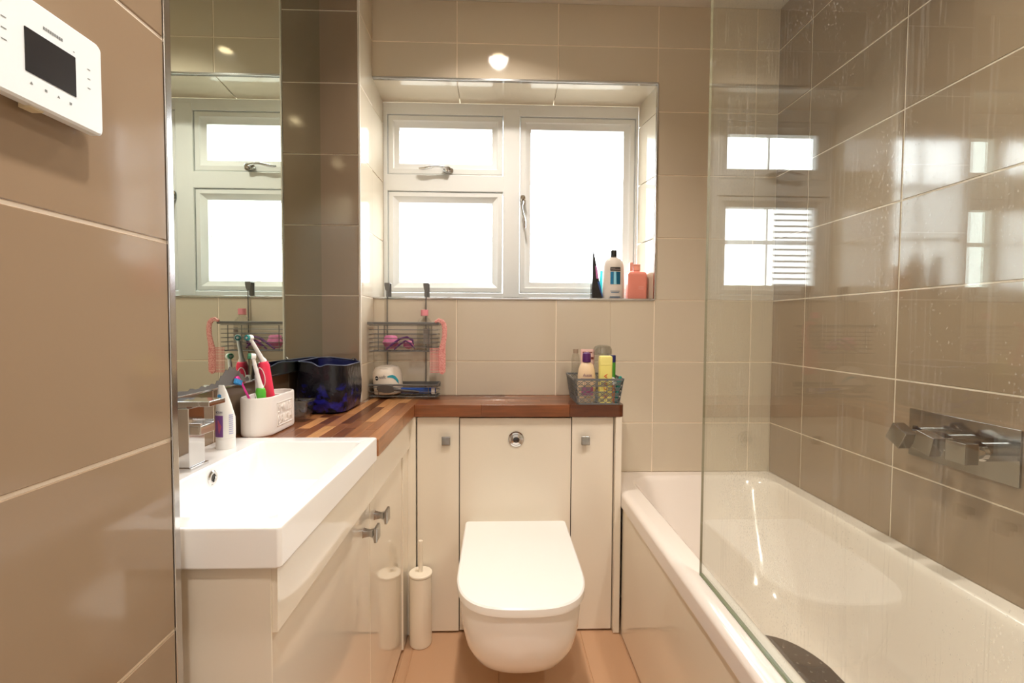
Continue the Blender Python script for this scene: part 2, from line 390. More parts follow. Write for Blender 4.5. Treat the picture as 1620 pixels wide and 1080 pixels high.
# outside: soffit and neighbouring clad house
b = bm_(); bx(b, -1.6, 1.6, 2.2, 2.78, 2.285, 2.33)
for i in range(16): bx(b, -1.6 + .2 * i, -1.595 + .2 * i, 2.2, 2.78, 2.28, 2.286)
tag(struct('roof_soffit', b, UPVC), 'white boarded roof soffit outside above the window', 'soffit')
nb = thing('neighbouring_house', 'white clad neighbouring house outside the window', 'house', (-6.6, 9.5, 0))
b = bm_(); prism(b, [(-9, 9.55), (-4.68, 9.55), (-12.7, 22), (-17, 22)], 7.1, Matrix.Translation((0, 0, -3))); mk('wall', b, pm('grey_board_shadow', (120, 118, 112), .7), nb, smooth=False)  # wall colour darkened to paint the shadow lines between the boards
CLAD = pm('white_cladding', (228, 228, 226), .5)
me0 = None
for i in range(32):
    if me0 is None:
        b = bm_(); loft(b, [[V((x, 9.55, 0)), V((x, 9.51, 0)), V((x, 9.54, .088)), V((x, 9.55, .088))] for x in (-9, -4.66)])
        o = mk('cladding_board', b, CLAD, nb, smooth=False); me0 = o.data
    else:
        o = bpy.data.objects.new('cladding_board', me0); COL.objects.link(o); o.parent = nb
    o.location = (0, 0, .12 * i + .2)
b = bm_(); bx(b, -30, 30, 2.3, 60, -3.1, -3.0); tag(struct('ground_outside', b, pm('pale_paving', (150, 148, 140), .8)), 'pale paving outside far below the window', 'ground')

# ------------------------------------------------------------------ mirror on the left
mr = thing('wall_mirror', 'tall frameless wall mirror above the basin with tarnished lower edge', 'mirror', (XM, 1.17, .987))
b = bm_(); bx(b, XT + .001, XM, YE + .004, YC, .987, 2.34); mk('mirror_glass', b, MIRROR, mr, smooth=False)
b = bm_(); bx(b, XT + .001, XM + .002, YE + .004, YC - .001, .983, .9875, .0008); mk('edge_trim', b, TRIMM, mr)
pts = [(.93, .9885), (1.21, .9885)]; top = []
for i in range(41):
    t = i / 40; y = 1.215 - .285 * t
    env = .010 + .034 * math.exp(-((y - 1.135) / .045) ** 2)
    top.append((y, .989 + env * (.45 + .55 * abs(math.sin(i * 1.9) * math.cos(i * .7))) if y < 1.09 or y > 1.18 else .989 + env * (.9 + .1 * math.sin(i * 2.3))))
b = bm_(); prism(b, [(.93, .9878), (1.215, .9878)] + top, .0005, TM((XM, 0, 0), (0, 1, 0), (0, 0, 1)))
mk('tarnish', b, pm('mirror_tarnish', (96, 94, 90), .5), mr, smooth=False)

# ------------------------------------------------------------------ worktop of wooden staves
WZ0, WZ1, WXF = .804, .847, -.295
wt = thing('worktop', 'L-shaped dark wooden block worktop along left and back walls', 'worktop', (-.1, 1.7, WZ0))
WY, WX = wood_mat('stave_wood_along', 'Y'), wood_mat('stave_wood_across', 'X')
def stave(x0, x1, y0, y1, mat, cut=False):
    g = .0002; b = bm_()
    if cut:
        poly = [(x0 + g, y0), (x1 - .022, y0)] + [(x1 - .022 + .022 * math.sin(a), y0 + .022 - .022 * math.cos(a)) for a in (i * PI / 12 for i in range(1, 7))] + [(x1, y1 - g), (x0 + g, y1 - g)]
        prism(b, poly, WZ1 - WZ0, Matrix.Translation((0, 0, WZ0))); bmesh.ops.bevel(b, geom=[e for e in b.edges if all(abs(v.co.z - WZ1) < 1e-5 for v in e.verts) and all(v.co.y < y1 - .001 for v in e.verts)], offset=.002, segments=2, affect='EDGES')
    else: bx(b, x0 + g, x1 - g, y0 + g, y1 - g, WZ0, WZ1 + rnd.uniform(-.0001, .0001), .0006, 1)
    return mk('stave', b, mat, wt)
n = 12; sw = (WXF - XT) / n
for i in range(n):
    xa, xb = XT + i * sw, XT + (i + 1) * sw
    ylim = YC if xa < XC - .01 else D
    y = 1.168
    while y < ylim - .02:
        L_ = rnd.uniform(.10, .26) if i < n - 1 else rnd.uniform(.3, .5)
        y2 = min(y + L_, ylim)
        if ylim - y2 < .06: y2 = ylim
        stave(xa, xb, y, y2, WY); y = y2
ys = [1.665, 1.701, 1.739, 1.778, 1.817, 1.856, 1.895]
for j, (ya, yb2) in enumerate(zip(ys[:-1], ys[1:])):
    x = WXF
    while x < .459:
        x2 = min(x + rnd.uniform(.2, .5), .46)
        if .46 - x2 < .1: x2 = .46
        stave(x, x2, ya, yb2, WX, j == 0 and x2 == .46); x = x2

# ------------------------------------------------------------------ cabinets
def knob_y(parent, x, y, z):
    b = bm_(); loft(b, [rr for rr in ([V((p.x, y - d, p.y)) for p in rrect(x, z, h, h, .002, 0, 2)] for d, h in ((0, .009), (.006, .007), (.014, .009), (.018, .0155), (.024, .0155), (.026, .013)))])
    k = mk('handle', b, CHROMED, parent); k['label'] = 'square chrome knob'; return k
def knob_x(parent, x, y, z):
    b = bm_(); loft(b, [rr for rr in ([V((x + d, p.x, p.y)) for p in rrect(y, z, h, h, .002, 0, 2)] for d, h in ((0, .010), (.002, .009), (.016, .007), (.024, .009), (.030, .018), (.035, .018), (.037, .015)))])
    k = mk('handle', b, CHROMED, parent); k['label'] = 'flared square chrome knob'; return k
XD = -.323
def left_unit(name, label, y0, y1, ky, fil=None):
    t = thing(name, label, 'cabinet', ((XT + XD) / 2, (y0 + y1) / 2, 0))
    b = bm_(); bx(b, XT + .002, XD - .021, y0 + .0, y1 - .001, .01, .70 if y0 < 1 else .80); mk('body', b, SATINC, t, smooth=False)
    if y0 < 1: b = bm_(); bx(b, XT + .002, -.3195, y0 - .004, y0 - .0005, .004, .794, .0008); mk('side_panel', b, SATINC, t)
    b = bm_(); bx(b, XD - .020, -.312, y0, y1 - (.017 if fil else .001), .692, .7945 if y0 < 1 else .8025, .001); mk('fascia', b, GLOSSC, t)
    dy1 = fil or y1
    b = bm_(); bx(b, XD - .018, XD, y0 + .0015, dy1 - .002, .02, .6875, .0015); d = mk('door', b, GLOSSC, t); knob_x(d, XD, ky, .627)
    if fil: b = bm_(); bx(b, XD - .018, XD + .004, fil, y1 - .017, .01, .69, .001); mk('filler_panel', b, GLOSSC, t); b = bm_(); bx(b, XD - .018, -.2915, y1 - .016, y1 - .001, .004, .8025, .001); mk('corner_post', b, SATINC, t)
    return t
left_unit('vanity_cabinet', 'gloss cream cabinet under the white basin', .665, 1.186, 1.13)
left_unit('base_cabinet', 'gloss cream cabinet under the wooden worktop beside the toilet brush', 1.186, 1.688, 1.235, 1.585)
YF = 1.690
tc_ = thing('concealed_cistern_cabinet', 'cream cabinet run behind the toilet with chrome flush button', 'cabinet', (.08, 1.79, 0))
b = bm_(); bx(b, -.29, .428, YF + .019, D - .002, .012, .803); mk('body', b, DARKG, tc_, smooth=False)
b = bm_(); bx(b, -.289, -.1375, YF, YF + .018, .006, .798, .0012); d = mk('door', b, SATINC, tc_); knob_y(d, -.1825, YF, .716)
b = bm_(); bx(b, .2745, .4265, YF, YF + .018, .006, .798, .0012); d = mk('door', b, SATINC, tc_); knob_y(d, .3205, YF, .716)
b = bm_(); bx(b, -.1345, .2715, YF + .004, YF + .020, .006, .794, .0012); d = mk('cistern_panel', b, SATINC, tc_)
b = bm_(); bx(b, .430, .452, 1.668, D - .002, .004, .803, .001); mk('end_panel', b, SATINC, tc_)
c = V((.070, YF + .004, .716))
b = bm_(); lathe(b, [(.029, 0), (.029, .003), (.026, .0065), (.021, .0075), (.0205, .004), (.0195, .004), (.019, .0095), (.010, .011), (.0001, .011)], mt=axm(c, c + V((0, -1, 0))), cap1=True)
fb = mk('flush_button', b, CHROME, tc_)
b = bm_(); lathe(b, [(.012, 0), (.011, .003), (.0001, .004)], mt=axm(c + V((0, -.010, 0)), c + V((0, -1, 0))), sy=.9); mk('button_centre', b, pm('dark_chrome', (90, 90, 92), .15, 1), fb)

# ------------------------------------------------------------------ basin
BZ = .853
bs = thing('wash_basin', 'square-edged white ceramic basin set over the cream cabinet', 'basin', (-.48, .905, .795))
cxb, cyb, hxb, hyb = (-.298 - .668) / 2, (.645 + 1.166) / 2, (.668 - .298) / 2, (1.166 - .645) / 2
ic, jc = (-.565 - .325) / 2, .905
b = bm_()
loft(b, [rrect(cxb, cyb, hxb - .002, hyb - .002, .006, .795), rrect(cxb, cyb, hxb, hyb, .006, .798), rrect(cxb, cyb, hxb, hyb, .006, BZ - .004), rrect(cxb, cyb, hxb - .001, hyb - .001, .006, BZ - .001), rrect(cxb, cyb, hxb - .004, hyb - .004, .006, BZ),
         rrect(ic, jc, .122, .222, .012, BZ), rrect(ic, jc, .119, .219, .014, BZ - .003), rrect(ic, jc, .114, .212, .02, BZ - .05), rrect(ic, jc, .105, .20, .03, BZ - .085), rrect(ic, jc, .08, .17, .04, BZ - .1), rrect(ic, jc, .02, .02, .018, BZ - .105)], cap0=False)
mk('bowl', b, WHITE, bs)
c = V((-.5628, .932, .829))
b = bm_(); lathe(b, [(.0145, 0), (.0145, .002), (.012, .0045), (.0085, .0045), (.0075, .001)], mt=axm(c, c + V((1, 0, 0)))); ov = mk('overflow_ring', b, CHROME, bs)
b = bm_(); lathe(b, [(.0072, 0), (.0072, .0022)], mt=axm(c, c + V((1, 0, 0)))); mk('overflow_hole', b, BLACKP, ov)
b = bm_(); lathe(b, [(.021, 0), (.021, .003), (.016, .006), (.0001, .007)], (ic, jc, BZ - .105)); mk('waste_plug', b, CHROME, bs)

# ------------------------------------------------------------------ basin tap
tp = thing('basin_tap', 'square chrome waterfall tap with flat lever on the basin ledge', 'tap', (-.605, .92, BZ))
b = bm_(); bx(b, -.630, -.578, .894, .950, BZ, BZ + .006, .001); mk('base_plate', b, CHROME, tp)
b = bm_(); bx(b, -.626, -.583, .898, .946, BZ + .006, .972, .0012); mk('body', b, CHROME, tp)
b = bm_(); bx(b, -.583, -.562, .900, .944, .921, .938, .001); bx(b, -.583, -.562, .900, .903, .938, .944, .0005); bx(b, -.583, -.562, .941, .944, .938, .944, .0005); mk('spout', b, CHROME, tp)
b = bm_(); bx(b, -.628, -.543, .896, .948, .976, .986, .001); bx(b, -.62, -.59, .904, .94, .971, .977); lv = mk('lever', b, CHROME, tp)

# ------------------------------------------------------------------ toilet
TX = .068
tl_ = thing('toilet', 'white wall-hung toilet with closed D-shaped lid', 'toilet', (TX, 1.45, .10))
def dring(yf, yb3, a, z, e=2.6, straight=.35, n=40):
    """D outline: squared at the back, superellipse at the front"""
    L_ = yb3 - yf; ysp = yf + min(L_ * (1 - straight), a * 1.12); pts = []
    for i in range(n + 1):
        t = PI + PI * i / n; c_, s_ = math.cos(t), math.sin(t)
        pts.append(V((TX + a * math.copysign(abs(c_) ** (2 / e), c_), ysp + (ysp - yf) * math.copysign(abs(s_) ** (2 / e), s_), z)))
    rb = .008
    for cx_, sg in ((TX + a - rb, 1), (TX - a + rb, -1)):
        for i in range(5):
            t = (i / 4) * PI / 2 if sg > 0 else PI / 2 + (i / 4) * PI / 2
            pts.append(V((cx_ + rb * math.cos(t), yb3 - rb + rb * math.sin(t), z)))
    return pts
b = bm_(); loft(b, [dring(yf, yb3, a, z, e) for z, yf, yb3, a, e in ((.402, 1.148, 1.688, .168, 2.6), (.396, 1.144, 1.688, .171, 2.6), (.36, 1.144, 1.688, .170, 2.6), (.31, 1.150, 1.688, .166, 2.6), (.26, 1.168, 1.688, .157, 2.6), (.215, 1.203, 1.688, .146, 2.5), (.175, 1.253, 1.688, .133, 2.4), (.14, 1.312, 1.688, .120, 2.3), (.11, 1.40, 1.688, .11, 2.2), (.095, 1.46, 1.688, .10, 2.2), (.09, 1.52, 1.688, .09, 2.2))])
mk('pan', b, WHITE, tl_)
b = bm_(); loft(b, [dring(1.142, 1.63, .170, .404), dring(1.140, 1.63, .172, .407), dring(1.140, 1.63, .172, .411), dring(1.143, 1.63, .169, .4125)]); mk('seat', b, LID, tl_)
b = bm_(); loft(b, [dring(1.129, 1.636, .173, .4125, 2.9), dring(1.123, 1.638, .177, .415, 2.9), dring(1.122, 1.638, .1775, .423, 2.9), dring(1.123, 1.638, .177, .434, 2.9), dring(1.127, 1.636, .1735, .4375, 2.9), dring(1.135, 1.63, .167, .438, 2.9)]); mk('lid', b, LID, tl_)
b = bm_(); cyl(b, (TX - .09, 1.652, .415), (TX - .05, 1.652, .415), .011); cyl(b, (TX + .05, 1.652, .415), (TX + .09, 1.652, .415), .011); bx(b, TX - .17, TX + .17, 1.636, 1.688, .400, .408); mk('hinge', b, LID, tl_)

# ------------------------------------------------------------------ toilet brush
tb = thing('toilet_brush', 'slim cream toilet brush in a cylindrical holder on the floor', 'toilet brush', (-.268, 1.637, 0))
CRM = pm('cream_enamel', (242, 232, 214), .25)
b = bm_(); lathe(b, [(.036, 0), (.0385, .002), (.0385, .006), (.0395, .007), (.0395, .246), (.037, .247)], (-.268, 1.637, 0)); h = mk('holder', b, CRM, tb)
b = bm_(); lathe(b, [(.0375, .2475), (.0375, .250), (.0412, .2505), (.0412, .256), (.039, .258), (.008, .2595)], (-.268, 1.637, 0)); mk('lid', b, CRM, tb)
b = bm_(); lathe(b, [(.009, .2595), (.008, .262), (.0078, .366), (.0072, .370), (.0001, .371)], (-.268, 1.637, 0), n=20); mk('handle', b, CRM, tb)

# ------------------------------------------------------------------ bath
bt = thing('bathtub', 'built-in cream-white bathtub with smooth glossy side panel', 'bathtub', (.79, 1.02, 0))
def br(x0, x1, y0, y1, r, z): return rrect((x0 + x1) / 2, (y0 + y1) / 2, (x1 - x0) / 2, (y1 - y0) / 2, r, z, 8)
RZ = .530
X1B = XR - .0015; Y1B = D - .0015; Y0B = .1515
rings = [br(.457, X1B, Y0B, Y1B, .004, .472), br(.453, X1B, Y0B, Y1B, .006, .474), br(.453, X1B, Y0B, Y1B, .006, .509), br(.4555, X1B, Y0B, Y1B, .008, .518), br(.462, X1B, Y0B, Y1B, .012, .5255), br(.472, X1B, Y0B, Y1B, .012, .5295), br(.482, X1B, Y0B, Y1B, .012, RZ),
         br(.522, 1.086, .225, 1.850, .10, RZ), br(.530, 1.080, .235, 1.843, .105, RZ - .004), br(.540, 1.072, .25, 1.832, .11, RZ - .018), br(.548, 1.066, .265, 1.815, .115, RZ - .05), br(.562, 1.052, .29, 1.76, .125, RZ - .14), br(.580, 1.034, .32, 1.69, .13, RZ - .24), br(.60, 1.014, .35, 1.63, .135, RZ - .31),
         br(.625, .99, .385, 1.585, .135, RZ - .355), br(.66, .955, .43, 1.54, .13, RZ - .375), br(.72, .90, .50, 1.47, .08, RZ - .380)]
b = bm_(); loft(b, rings, cap0=False); mk('tub', b, ACRYL, bt)
b = bm_(); bx(b, .458, .474, .152, 1.665, .004, .4715, .001); mk('side_panel', b, pm('gloss_bath_panel', (240, 230, 210), .14, coat=.4), bt)
b = bm_(); lathe(b, [(.034, 0), (.034, .003), (.028, .005), (.012, .005), (.0001, .003)], (.81, .62, RZ - .380)); mk('waste', b, CHROME, bt)

sc_ = thing('shower_screen', 'clear glass shower screen standing on the bath rim', 'shower screen', (.497, .63, RZ))
b = bm_(); bx(b, .494, .500, .1525, 1.103, RZ + .004, 2.06)
for f in b.faces:
    if abs(f.normal.x) < .5: pass
gs = mk('glass_pane', b, None, sc_, smooth=False, mats=[SCREENG, GEDGE, pm('pale_glass_edge', (150, 144, 118), .12)])
for p in gs.data.polygons:
    if abs(p.normal.x) < .5: p.material_index = 1 if abs(p.normal.z) > .5 else 2
b = bm_(); bx(b, .4925, .5015, .153, 1.101, RZ + .0002, RZ + .0045, .0008); mk('seal', b, pm('clear_green_seal', (120, 128, 96), .3), sc_)
b = bm_(); bx(b, .487, .507, .1515, .17, RZ + .004, 2.06, .002); mk('wall_profile', b, CHROME, sc_)

mt_ = thing('bath_mat', 'dark grey oval non-slip mat on the bottom of the bath', 'mat', (.80, 1.17, .152))
b = bm_(); MC = (.805, 1.215)
loft(b, [sup(MC[0], MC[1], .16, .215, 2.4, .1502), sup(MC[0], MC[1], .162, .217, 2.4, .153), sup(MC[0], MC[1], .157, .212, 2.4, .157)]); mk('pad', b, pm('dark_grey_rubber', (82, 74, 68), .5, bump=(200, .4)), mt_)
b = bm_()
for i in range(9):
    for j in range(12):
        x, y = MC[0] - .14 + .035 * i + (.0175 if j % 2 else 0), MC[1] - .19 + .034 * j
        if (abs(x - MC[0]) / .148) ** 2.4 + (abs(y - MC[1]) / .2) ** 2.4 < 1: lathe(b, [(.0035, 0), (.0025, .0012), (.0001, .0016)], (x, y, .157), 8)
o = mk('nubs', b, pm('wet_grey_rubber', (120, 114, 106), .08), mt_); o['kind'] = 'stuff'

# shower controls on the right wall
CHRD = pm('dull_chrome', (150, 147, 142), .12, 1.0)
sv = thing('shower_valve', 'chrome shower valve plate with three square handles on brown tiles', 'shower valve', (XR, 1.10, .85))
b = bm_(); bx(b, XR - .006, XR - .0002, .963, 1.236, .787, .913, .001); mk('wall_plate', b, CHRD, sv)
for k, (y, rot) in enumerate(((1.172, 28), (1.094, 14), (1.014, 0))):
    z = .853
    b = bm_(); ra = .014 if k < 2 else .02
    cyl(b, (XR - .006, y, z), (XR - .04, y, z), .021); cyl(b, (XR - .04, y, z), (XR - .062, y, z), .016)
    hd = mk('handle', b, CHROME, sv)
    b = bm_(); m2 = Matrix.Translation((0, y, z)) @ Matrix.Rotation(math.radians(rot), 4, 'X')
    bx(b, XR - .100, XR - .069, -.0235, .0235, -.0235, .0235, .0012, 2, m2); mk('grip', b, CHRD, hd)
    b = bm_(); bx(b, XR - .069, XR - .061, -.0175, .0175, -.0175, .0175, .001, 2, m2); mk('grip_neck', b, CHROME, hd)
    b = bm_(); bx(b, XR - .050, XR - .044, y - .005, y + .005, z + .014, z + .025); mk('stop_tab', b, BLACKP, hd)

# ------------------------------------------------------------------ thermostat panel
TXF = -.400
th = thing('thermostat', 'white wall thermostat with black screen on the brown tiles', 'thermostat', (XN, .43, 1.32))
def rp(y0, y1, z0, z1, r, x):  # rounded rectangle in a plane of constant x
    return [V((x, p.x, p.y)) for p in rrect((y0 + y1) / 2, (z0 + z1) / 2, (y1 - y0) / 2, (z1 - z0) / 2, r, 0)]
b = bm_(); TY0, TY1, TZ0, TZ1 = .345, .4955, 1.322, 1.412
loft(b, [rp(TY0 + .004, TY1 - .004, TZ0 + .004, TZ1 - .004, .004, XN + .0003), rp(TY0 + .003, TY1 - .003, TZ0 + .003, TZ1 - .003, .005, XN + .007), rp(TY0, TY1, TZ0, TZ1, .006, XN + .0095), rp(TY0, TY1, TZ0, TZ1, .006, TXF - .002), rp(TY0 + .002, TY1 - .002, TZ0 + .002, TZ1 - .002, .005, TXF)])
mk('casing', b, pm('white_casing', (236, 244, 248), .3), th)
b = bm_(); loft(b, [rp(.4165, .4645, 1.3475, 1.3845, .0006, TXF), rp(.4165, .4645, 1.3475, 1.3845, .0006, TXF + .0004)]); mk('screen', b, pm('black_display', (40, 38, 38), .25), th, smooth=False)
GREYI = pm('grey_print', (120, 124, 124), .5)
b = bm_()
for i in range(9): bx(b, TXF, TXF + .0003, .4335 + i * .0021, .4350 + i * .0021, 1.3918, 1.3942)
mk('brand_print', b, GREYI, th, smooth=False)
b = bm_()
for i, y in enumerate((.4215, .4345, .4465, .4585)):
    prism(b, [(y - .0012, 1.3385), (y + .0012, 1.3385), (y, 1.3405)] if i % 2 == 0 else [(y - .001, 1.338), (y + .001, 1.338), (y + .001, 1.340), (y - .001, 1.340)], .0003, TM((TXF, 0, 0), (0, 1, 0), (0, 0, 1)))
for z in (1.381, 1.372, 1.363): bx(b, TXF, TXF + .0003, .4775, .4805, z - .0003, z + .0003); bx(b, TXF, TXF + .0003, .398, .402, z, z + .0006)
bx(b, TXF, TXF + .0003, .4628, .4638, 1.3885, 1.3893)
o = mk('button_print', b, GREYI, th, smooth=False); o['kind'] = 'stuff'
b = bm_(); bx(b, XN + .004, XN + .014, .425, .437, TZ0 - .0015, TZ0 + .003); mk('release_tab', b, pm('cream_tab', (226, 214, 180), .4), th)

# ------------------------------------------------------------------ toothbrush holder and what stands in it
HX, HY = -.612, 1.268; HHX, HHY = .0405, .094; HZ = WZ1; HT = .100
hold = thing('toothbrush_holder', 'oblong white ceramic toothbrush holder with embossed lettering', 'toothbrush holder', (HX, HY, HZ))
def hr(hx, hy, z, r=.04): return rrect(HX, HY, hx, hy, min(r, hx - .0001), z, 8)
b = bm_()
loft(b, [hr(HHX - .006, HHY - .006, HZ), hr(HHX - .001, HHY - .001, HZ + .004), hr(HHX, HHY, HZ + .01), hr(HHX, HHY, HZ + HT - .003), hr(HHX - .0015, HHY - .0015, HZ + HT), hr(HHX - .0045, HHY - .0045, HZ + HT), hr(HHX - .006, HHY - .006, HZ + HT - .003), hr(HHX - .007, HHY - .007, HZ + .02), hr(.01, .03, HZ + .012, .009)], cap0=True)
CER = pm('matt_white_ceramic', (238, 232, 226), .45)
mk('body', b, CER, hold)
b = bm_(); bx(b, HX - HHX + .006, HX + HHX - .006, HY + .02, HY + .028, HZ + .02, HZ + HT - .004, .001); mk('divider', b, CER, hold)
b = bm_()
px = HX + HHX
pm_ = TM((px, HY + .004, HZ + .050), (0, 1, 0), (0, 0, 1))
for y0, y1, z0, z1 in ((-.045, .045, .029, .0305), (-.045, .045, -.0305, -.029), (-.045, -.0435, -.0305, .0305), (.0435, .045, -.0305, .0305)):
    prism(b, [(y0, z0), (y1, z0), (y1, z1), (y0, z1)], .0012, pm_)
mk('raised_border', b, CER, hold)
for s_, z in (('SMILE&', .0145), ('BRUSH', -.0145)):
    t = text(s_, .078, .023, .0014, pm_ @ Matrix.Translation((0, z, 0))); o = mk('lettering', t, CER, hold, smooth=False); o['label'] = 'embossed ' + s_

PINKR = cm('raspberry_plastic', (238, 60, 92)); WPL = cm('white_brush_plastic', (240, 238, 234)); GRN = cm('green_plastic', (90, 190, 60))
TEALB = cm('teal_bristle', (40, 150, 150), .6); GRNB = cm('green_bristle', (70, 150, 110), .6)
def ebrush(name, label, p0, p1, tip, colr, hr0, face, bris):
    """electric toothbrush: handle from p0 to p1, neck from p1 to tip, round head facing `face`"""
    t = thing(name, label, 'toothbrush', p0)
    L_ = (V(p1) - V(p0)).length
    b = bm_(); lathe(b, [(hr0 * .8, 0), (hr0 * .95, .01), (hr0, L_ * .5), (hr0 * .98, L_ - .012), (hr0 * .8, L_ - .003), (hr0 * .5, L_)], mt=axm(p0, p1), n=24); mk('handle', b, colr, t)
    ax = axm(p0, p1); inv = ax.inverted(); fl_ = inv.to_3x3() @ V(face); a0 = math.atan2(fl_.y, fl_.x)
    b = bm_(); pts = []
    for i in range(24):
        q = 2 * PI * i / 24; aa = a0 + .75 * math.sin(q) * .9; zz = L_ - .040 + .026 * math.cos(q)
        pts.append(ax @ V((math.cos(aa) * (hr0 + .0004), math.sin(aa) * (hr0 + .0004), zz)))
    tube(b, pts, .0011, 6, closed=True); mk('switch_ring', b, WPL, t)
    L2 = (V(tip) - V(p1)).length
    b = bm_(); lathe(b, [(hr0 * .62, -.001), (hr0 * .55, .004), (.0058, .010), (.0052, .03), (.0042, L2 - .006), (.0045, L2)], mt=axm(p1, tip), n=16)
    f = V(face).normalized(); lathe(b, [(.0062, -.007), (.0075, -.004), (.0078, .003), (.007, .004)], mt=axm(tip, V(tip) + f), n=20); nk = mk('brush_head', b, WPL, t)
    b = bm_(); m3 = axm(V(tip) + f * .004, V(tip) + f * .02)
    for k in range(11):
        a = 2 * PI * k / 11; lathe(b, [(.0016, 0), (.0014, .0065)], (.0056 * math.cos(a), .0056 * math.sin(a), 0), 6, m3)
    mk('bristles', b, bris, nk); b = bm_(); lathe(b, [(.0034, 0), (.0030, .0055)], n=10, mt=m3); mk('inner_bristles', b, WPL, nk)
    return t
ebrush('electric_toothbrush', 'raspberry pink electric toothbrush leaning in the white holder', (-.596, 1.262, .860), (-.609, 1.235, 1.036), (-.6215, 1.195, 1.098), PINKR, .0142, (-.35, -.94, 0), TEALB)
ebrush('electric_toothbrush', 'lime green electric toothbrush with white neck in the holder', (-.606, 1.213, .860), (-.6005, 1.203, .972), (-.6075, 1.180, 1.052), GRN, .0125, (-.8, -.6, .1), GRNB)
t = thing('manual_toothbrush', 'bright pink toothbrush with blue bristles in the holder', 'toothbrush', (-.612, 1.222, .861))
b = bm_(); tube(b, [(-.612, 1.222, .861), (-.624, 1.205, .930), (-.632, 1.190, .965), (-.640 + .006, 1.175, .990), (-.6335, 1.160, 1.001), (-.6325, 1.148, 1.000)], [.004, .0042, .003, .0028, .0055, .004], 10, .7); mk('handle', b, cm('hot_pink_plastic', (226, 50, 150)), t)
b = bm_()
for i in range(5):
    p = V((-.6335, 1.148 + i * .0055, 1.000 - i * .0018)); d_ = V((.15, -.55, -.8)).normalized()
    for sx in (-.0035, 0, .0035): cyl(b, p + V((sx * .6 + .002, 0, 0)), p + V((sx * .6 + .002, 0, 0)) + d_ * .012, .0018, n=6)
mk('bristles', b, cm('blue_bristle', (40, 130, 190), .6), t)
t = thing('small_toothpaste', 'small white and blue tube standing behind the pink toothbrush in the holder', 'toothpaste', (-.618, 1.245, .861))
b = bm_(); loft(b, [sup(-.618, 1.245, .012, .009, 2, .861, 20), sup(-.619, 1.240, .012, .008, 2, .92, 20), sup(-.620, 1.235, .011, .003, 2, .985, 20), sup(-.620, 1.234, .011, .001, 2, 1.0, 20)]); mk('tube', b, WPL, t)
b = bm_(); lathe(b, [(.004, 0), (.004, .0008)], mt=axm((-.620, 1.2335, .965), (-.620, 1.1, .955)), n=16); mk('blue_spot', b, cm('print_blue', (40, 110, 190)), t)

# ------------------------------------------------------------------ toothpaste tube on the basin ledge
TPX, TPY = -.612, 1.068
tt = thing('toothpaste_tube', 'white and purple toothpaste tube standing on its cap', 'toothpaste', (TPX, TPY, BZ))
b = bm_(); lathe(b, [(.0185, 0), (.0195, .001), (.0195, .022), (.018, .024)], (TPX, TPY, BZ)); mk('cap', b, WPL, tt)
b = bm_(); loft(b, [sup(TPX, TPY, .0195, .019, 2, BZ + .024, 28), sup(TPX, TPY, .020, .019, 2, BZ + .04, 28), sup(TPX, TPY, .0205, .0165, 2, BZ + .07, 28), sup(TPX - .003, TPY, .016, .010, 2, BZ + .10, 28), sup(TPX - .006, TPY, .010, .004, 2.4, BZ + .128, 28), sup(TPX - .008, TPY, .006, .001, 3, BZ + .142, 28)]); mk('tube', b, WPL, tt)
PUR = cm('purple_print', (120, 74, 140)); NAVY = cm('navy_print', (46, 44, 84)); PALEB = cm('pale_blue_print', (180, 186, 220)); REDP = cm('pink_print', (190, 90, 120))
b = bm_(); patch(b, .024, .048, .0004, 10); wrapcyl(b, (TPX, TPY), BZ + .052, .0206, .0186, -.35); mk('purple_panel', b, PUR, tt)
b = bm_(); prism(b, [(-.010, -.012), (.004, -.016), (.009, 0), (.002, .014), (-.008, .010)], .0004)
for v in b.verts: v.co.z += .0004
wrapcyl(b, (TPX, TPY), BZ + .052, .0206, .0186, -.35); mk('pink_star', b, REDP, tt)
t = text('ACTION', .018, .0045, .0004); [setattr(v.co, 'z', v.co.z + .0001) for v in t.verts]; wrapcyl(t, (TPX, TPY), BZ + .083, .020, .0155, -.35); mk('print', t, NAVY, tt, smooth=False)
b = bm_()
for i in range(10): patch(b, .010, .0022, .0003, 4, 0, i * .0046 - .021)
wrapcyl(b, (TPX, TPY), BZ + .056, .0206, .0186, 1.05); mk('small_print', b, PALEB, tt)
b = bm_(); lathe(b, [(.0042, 0), (.0042, .0006)], mt=axm((TPX - .009, TPY - .0062, BZ + .118), (TPX - .009, TPY - 1, BZ + .25)), n=14); mk('blue_roundel', b, cm('roundel_blue', (60, 140, 200)), tt)

# small square glass beside the wash bag
gc = thing('glass_tumbler', 'small square clear glass pot between holder and wash bag', 'glass', (-.572, 1.395, WZ1))
CLEAR = pane_mat('clear_thick_glass', (.90, .91, .90), .08)
b = bm_(); gx, gy = -.578, 1.395
loft(b, [rrect(gx, gy, .020, .020, .004, WZ1 + .0003), rrect(gx, gy, .029, .029, .004, WZ1 + .058), rrect(gx, gy, .030, .030, .004, WZ1 + .0615), rrect(gx, gy, .0265, .0265, .004, WZ1 + .0615), rrect(gx, gy, .017, .017, .004, WZ1 + .010)]); mk('bowl', b, CLEAR, gc)
b = bm_(); loft(b, [rrect(gx, gy, .0303, .0303, .004, WZ1 + .058), rrect(gx, gy, .0306, .0306, .004, WZ1 + .0622), rrect(gx, gy, .0262, .0262, .004, WZ1 + .0622), rrect(gx, gy, .0265, .0265, .004, WZ1 + .058)], wrap=True); mk('rim', b, pm('grey_glass_rim', (96, 92, 84), .08, .5), gc)

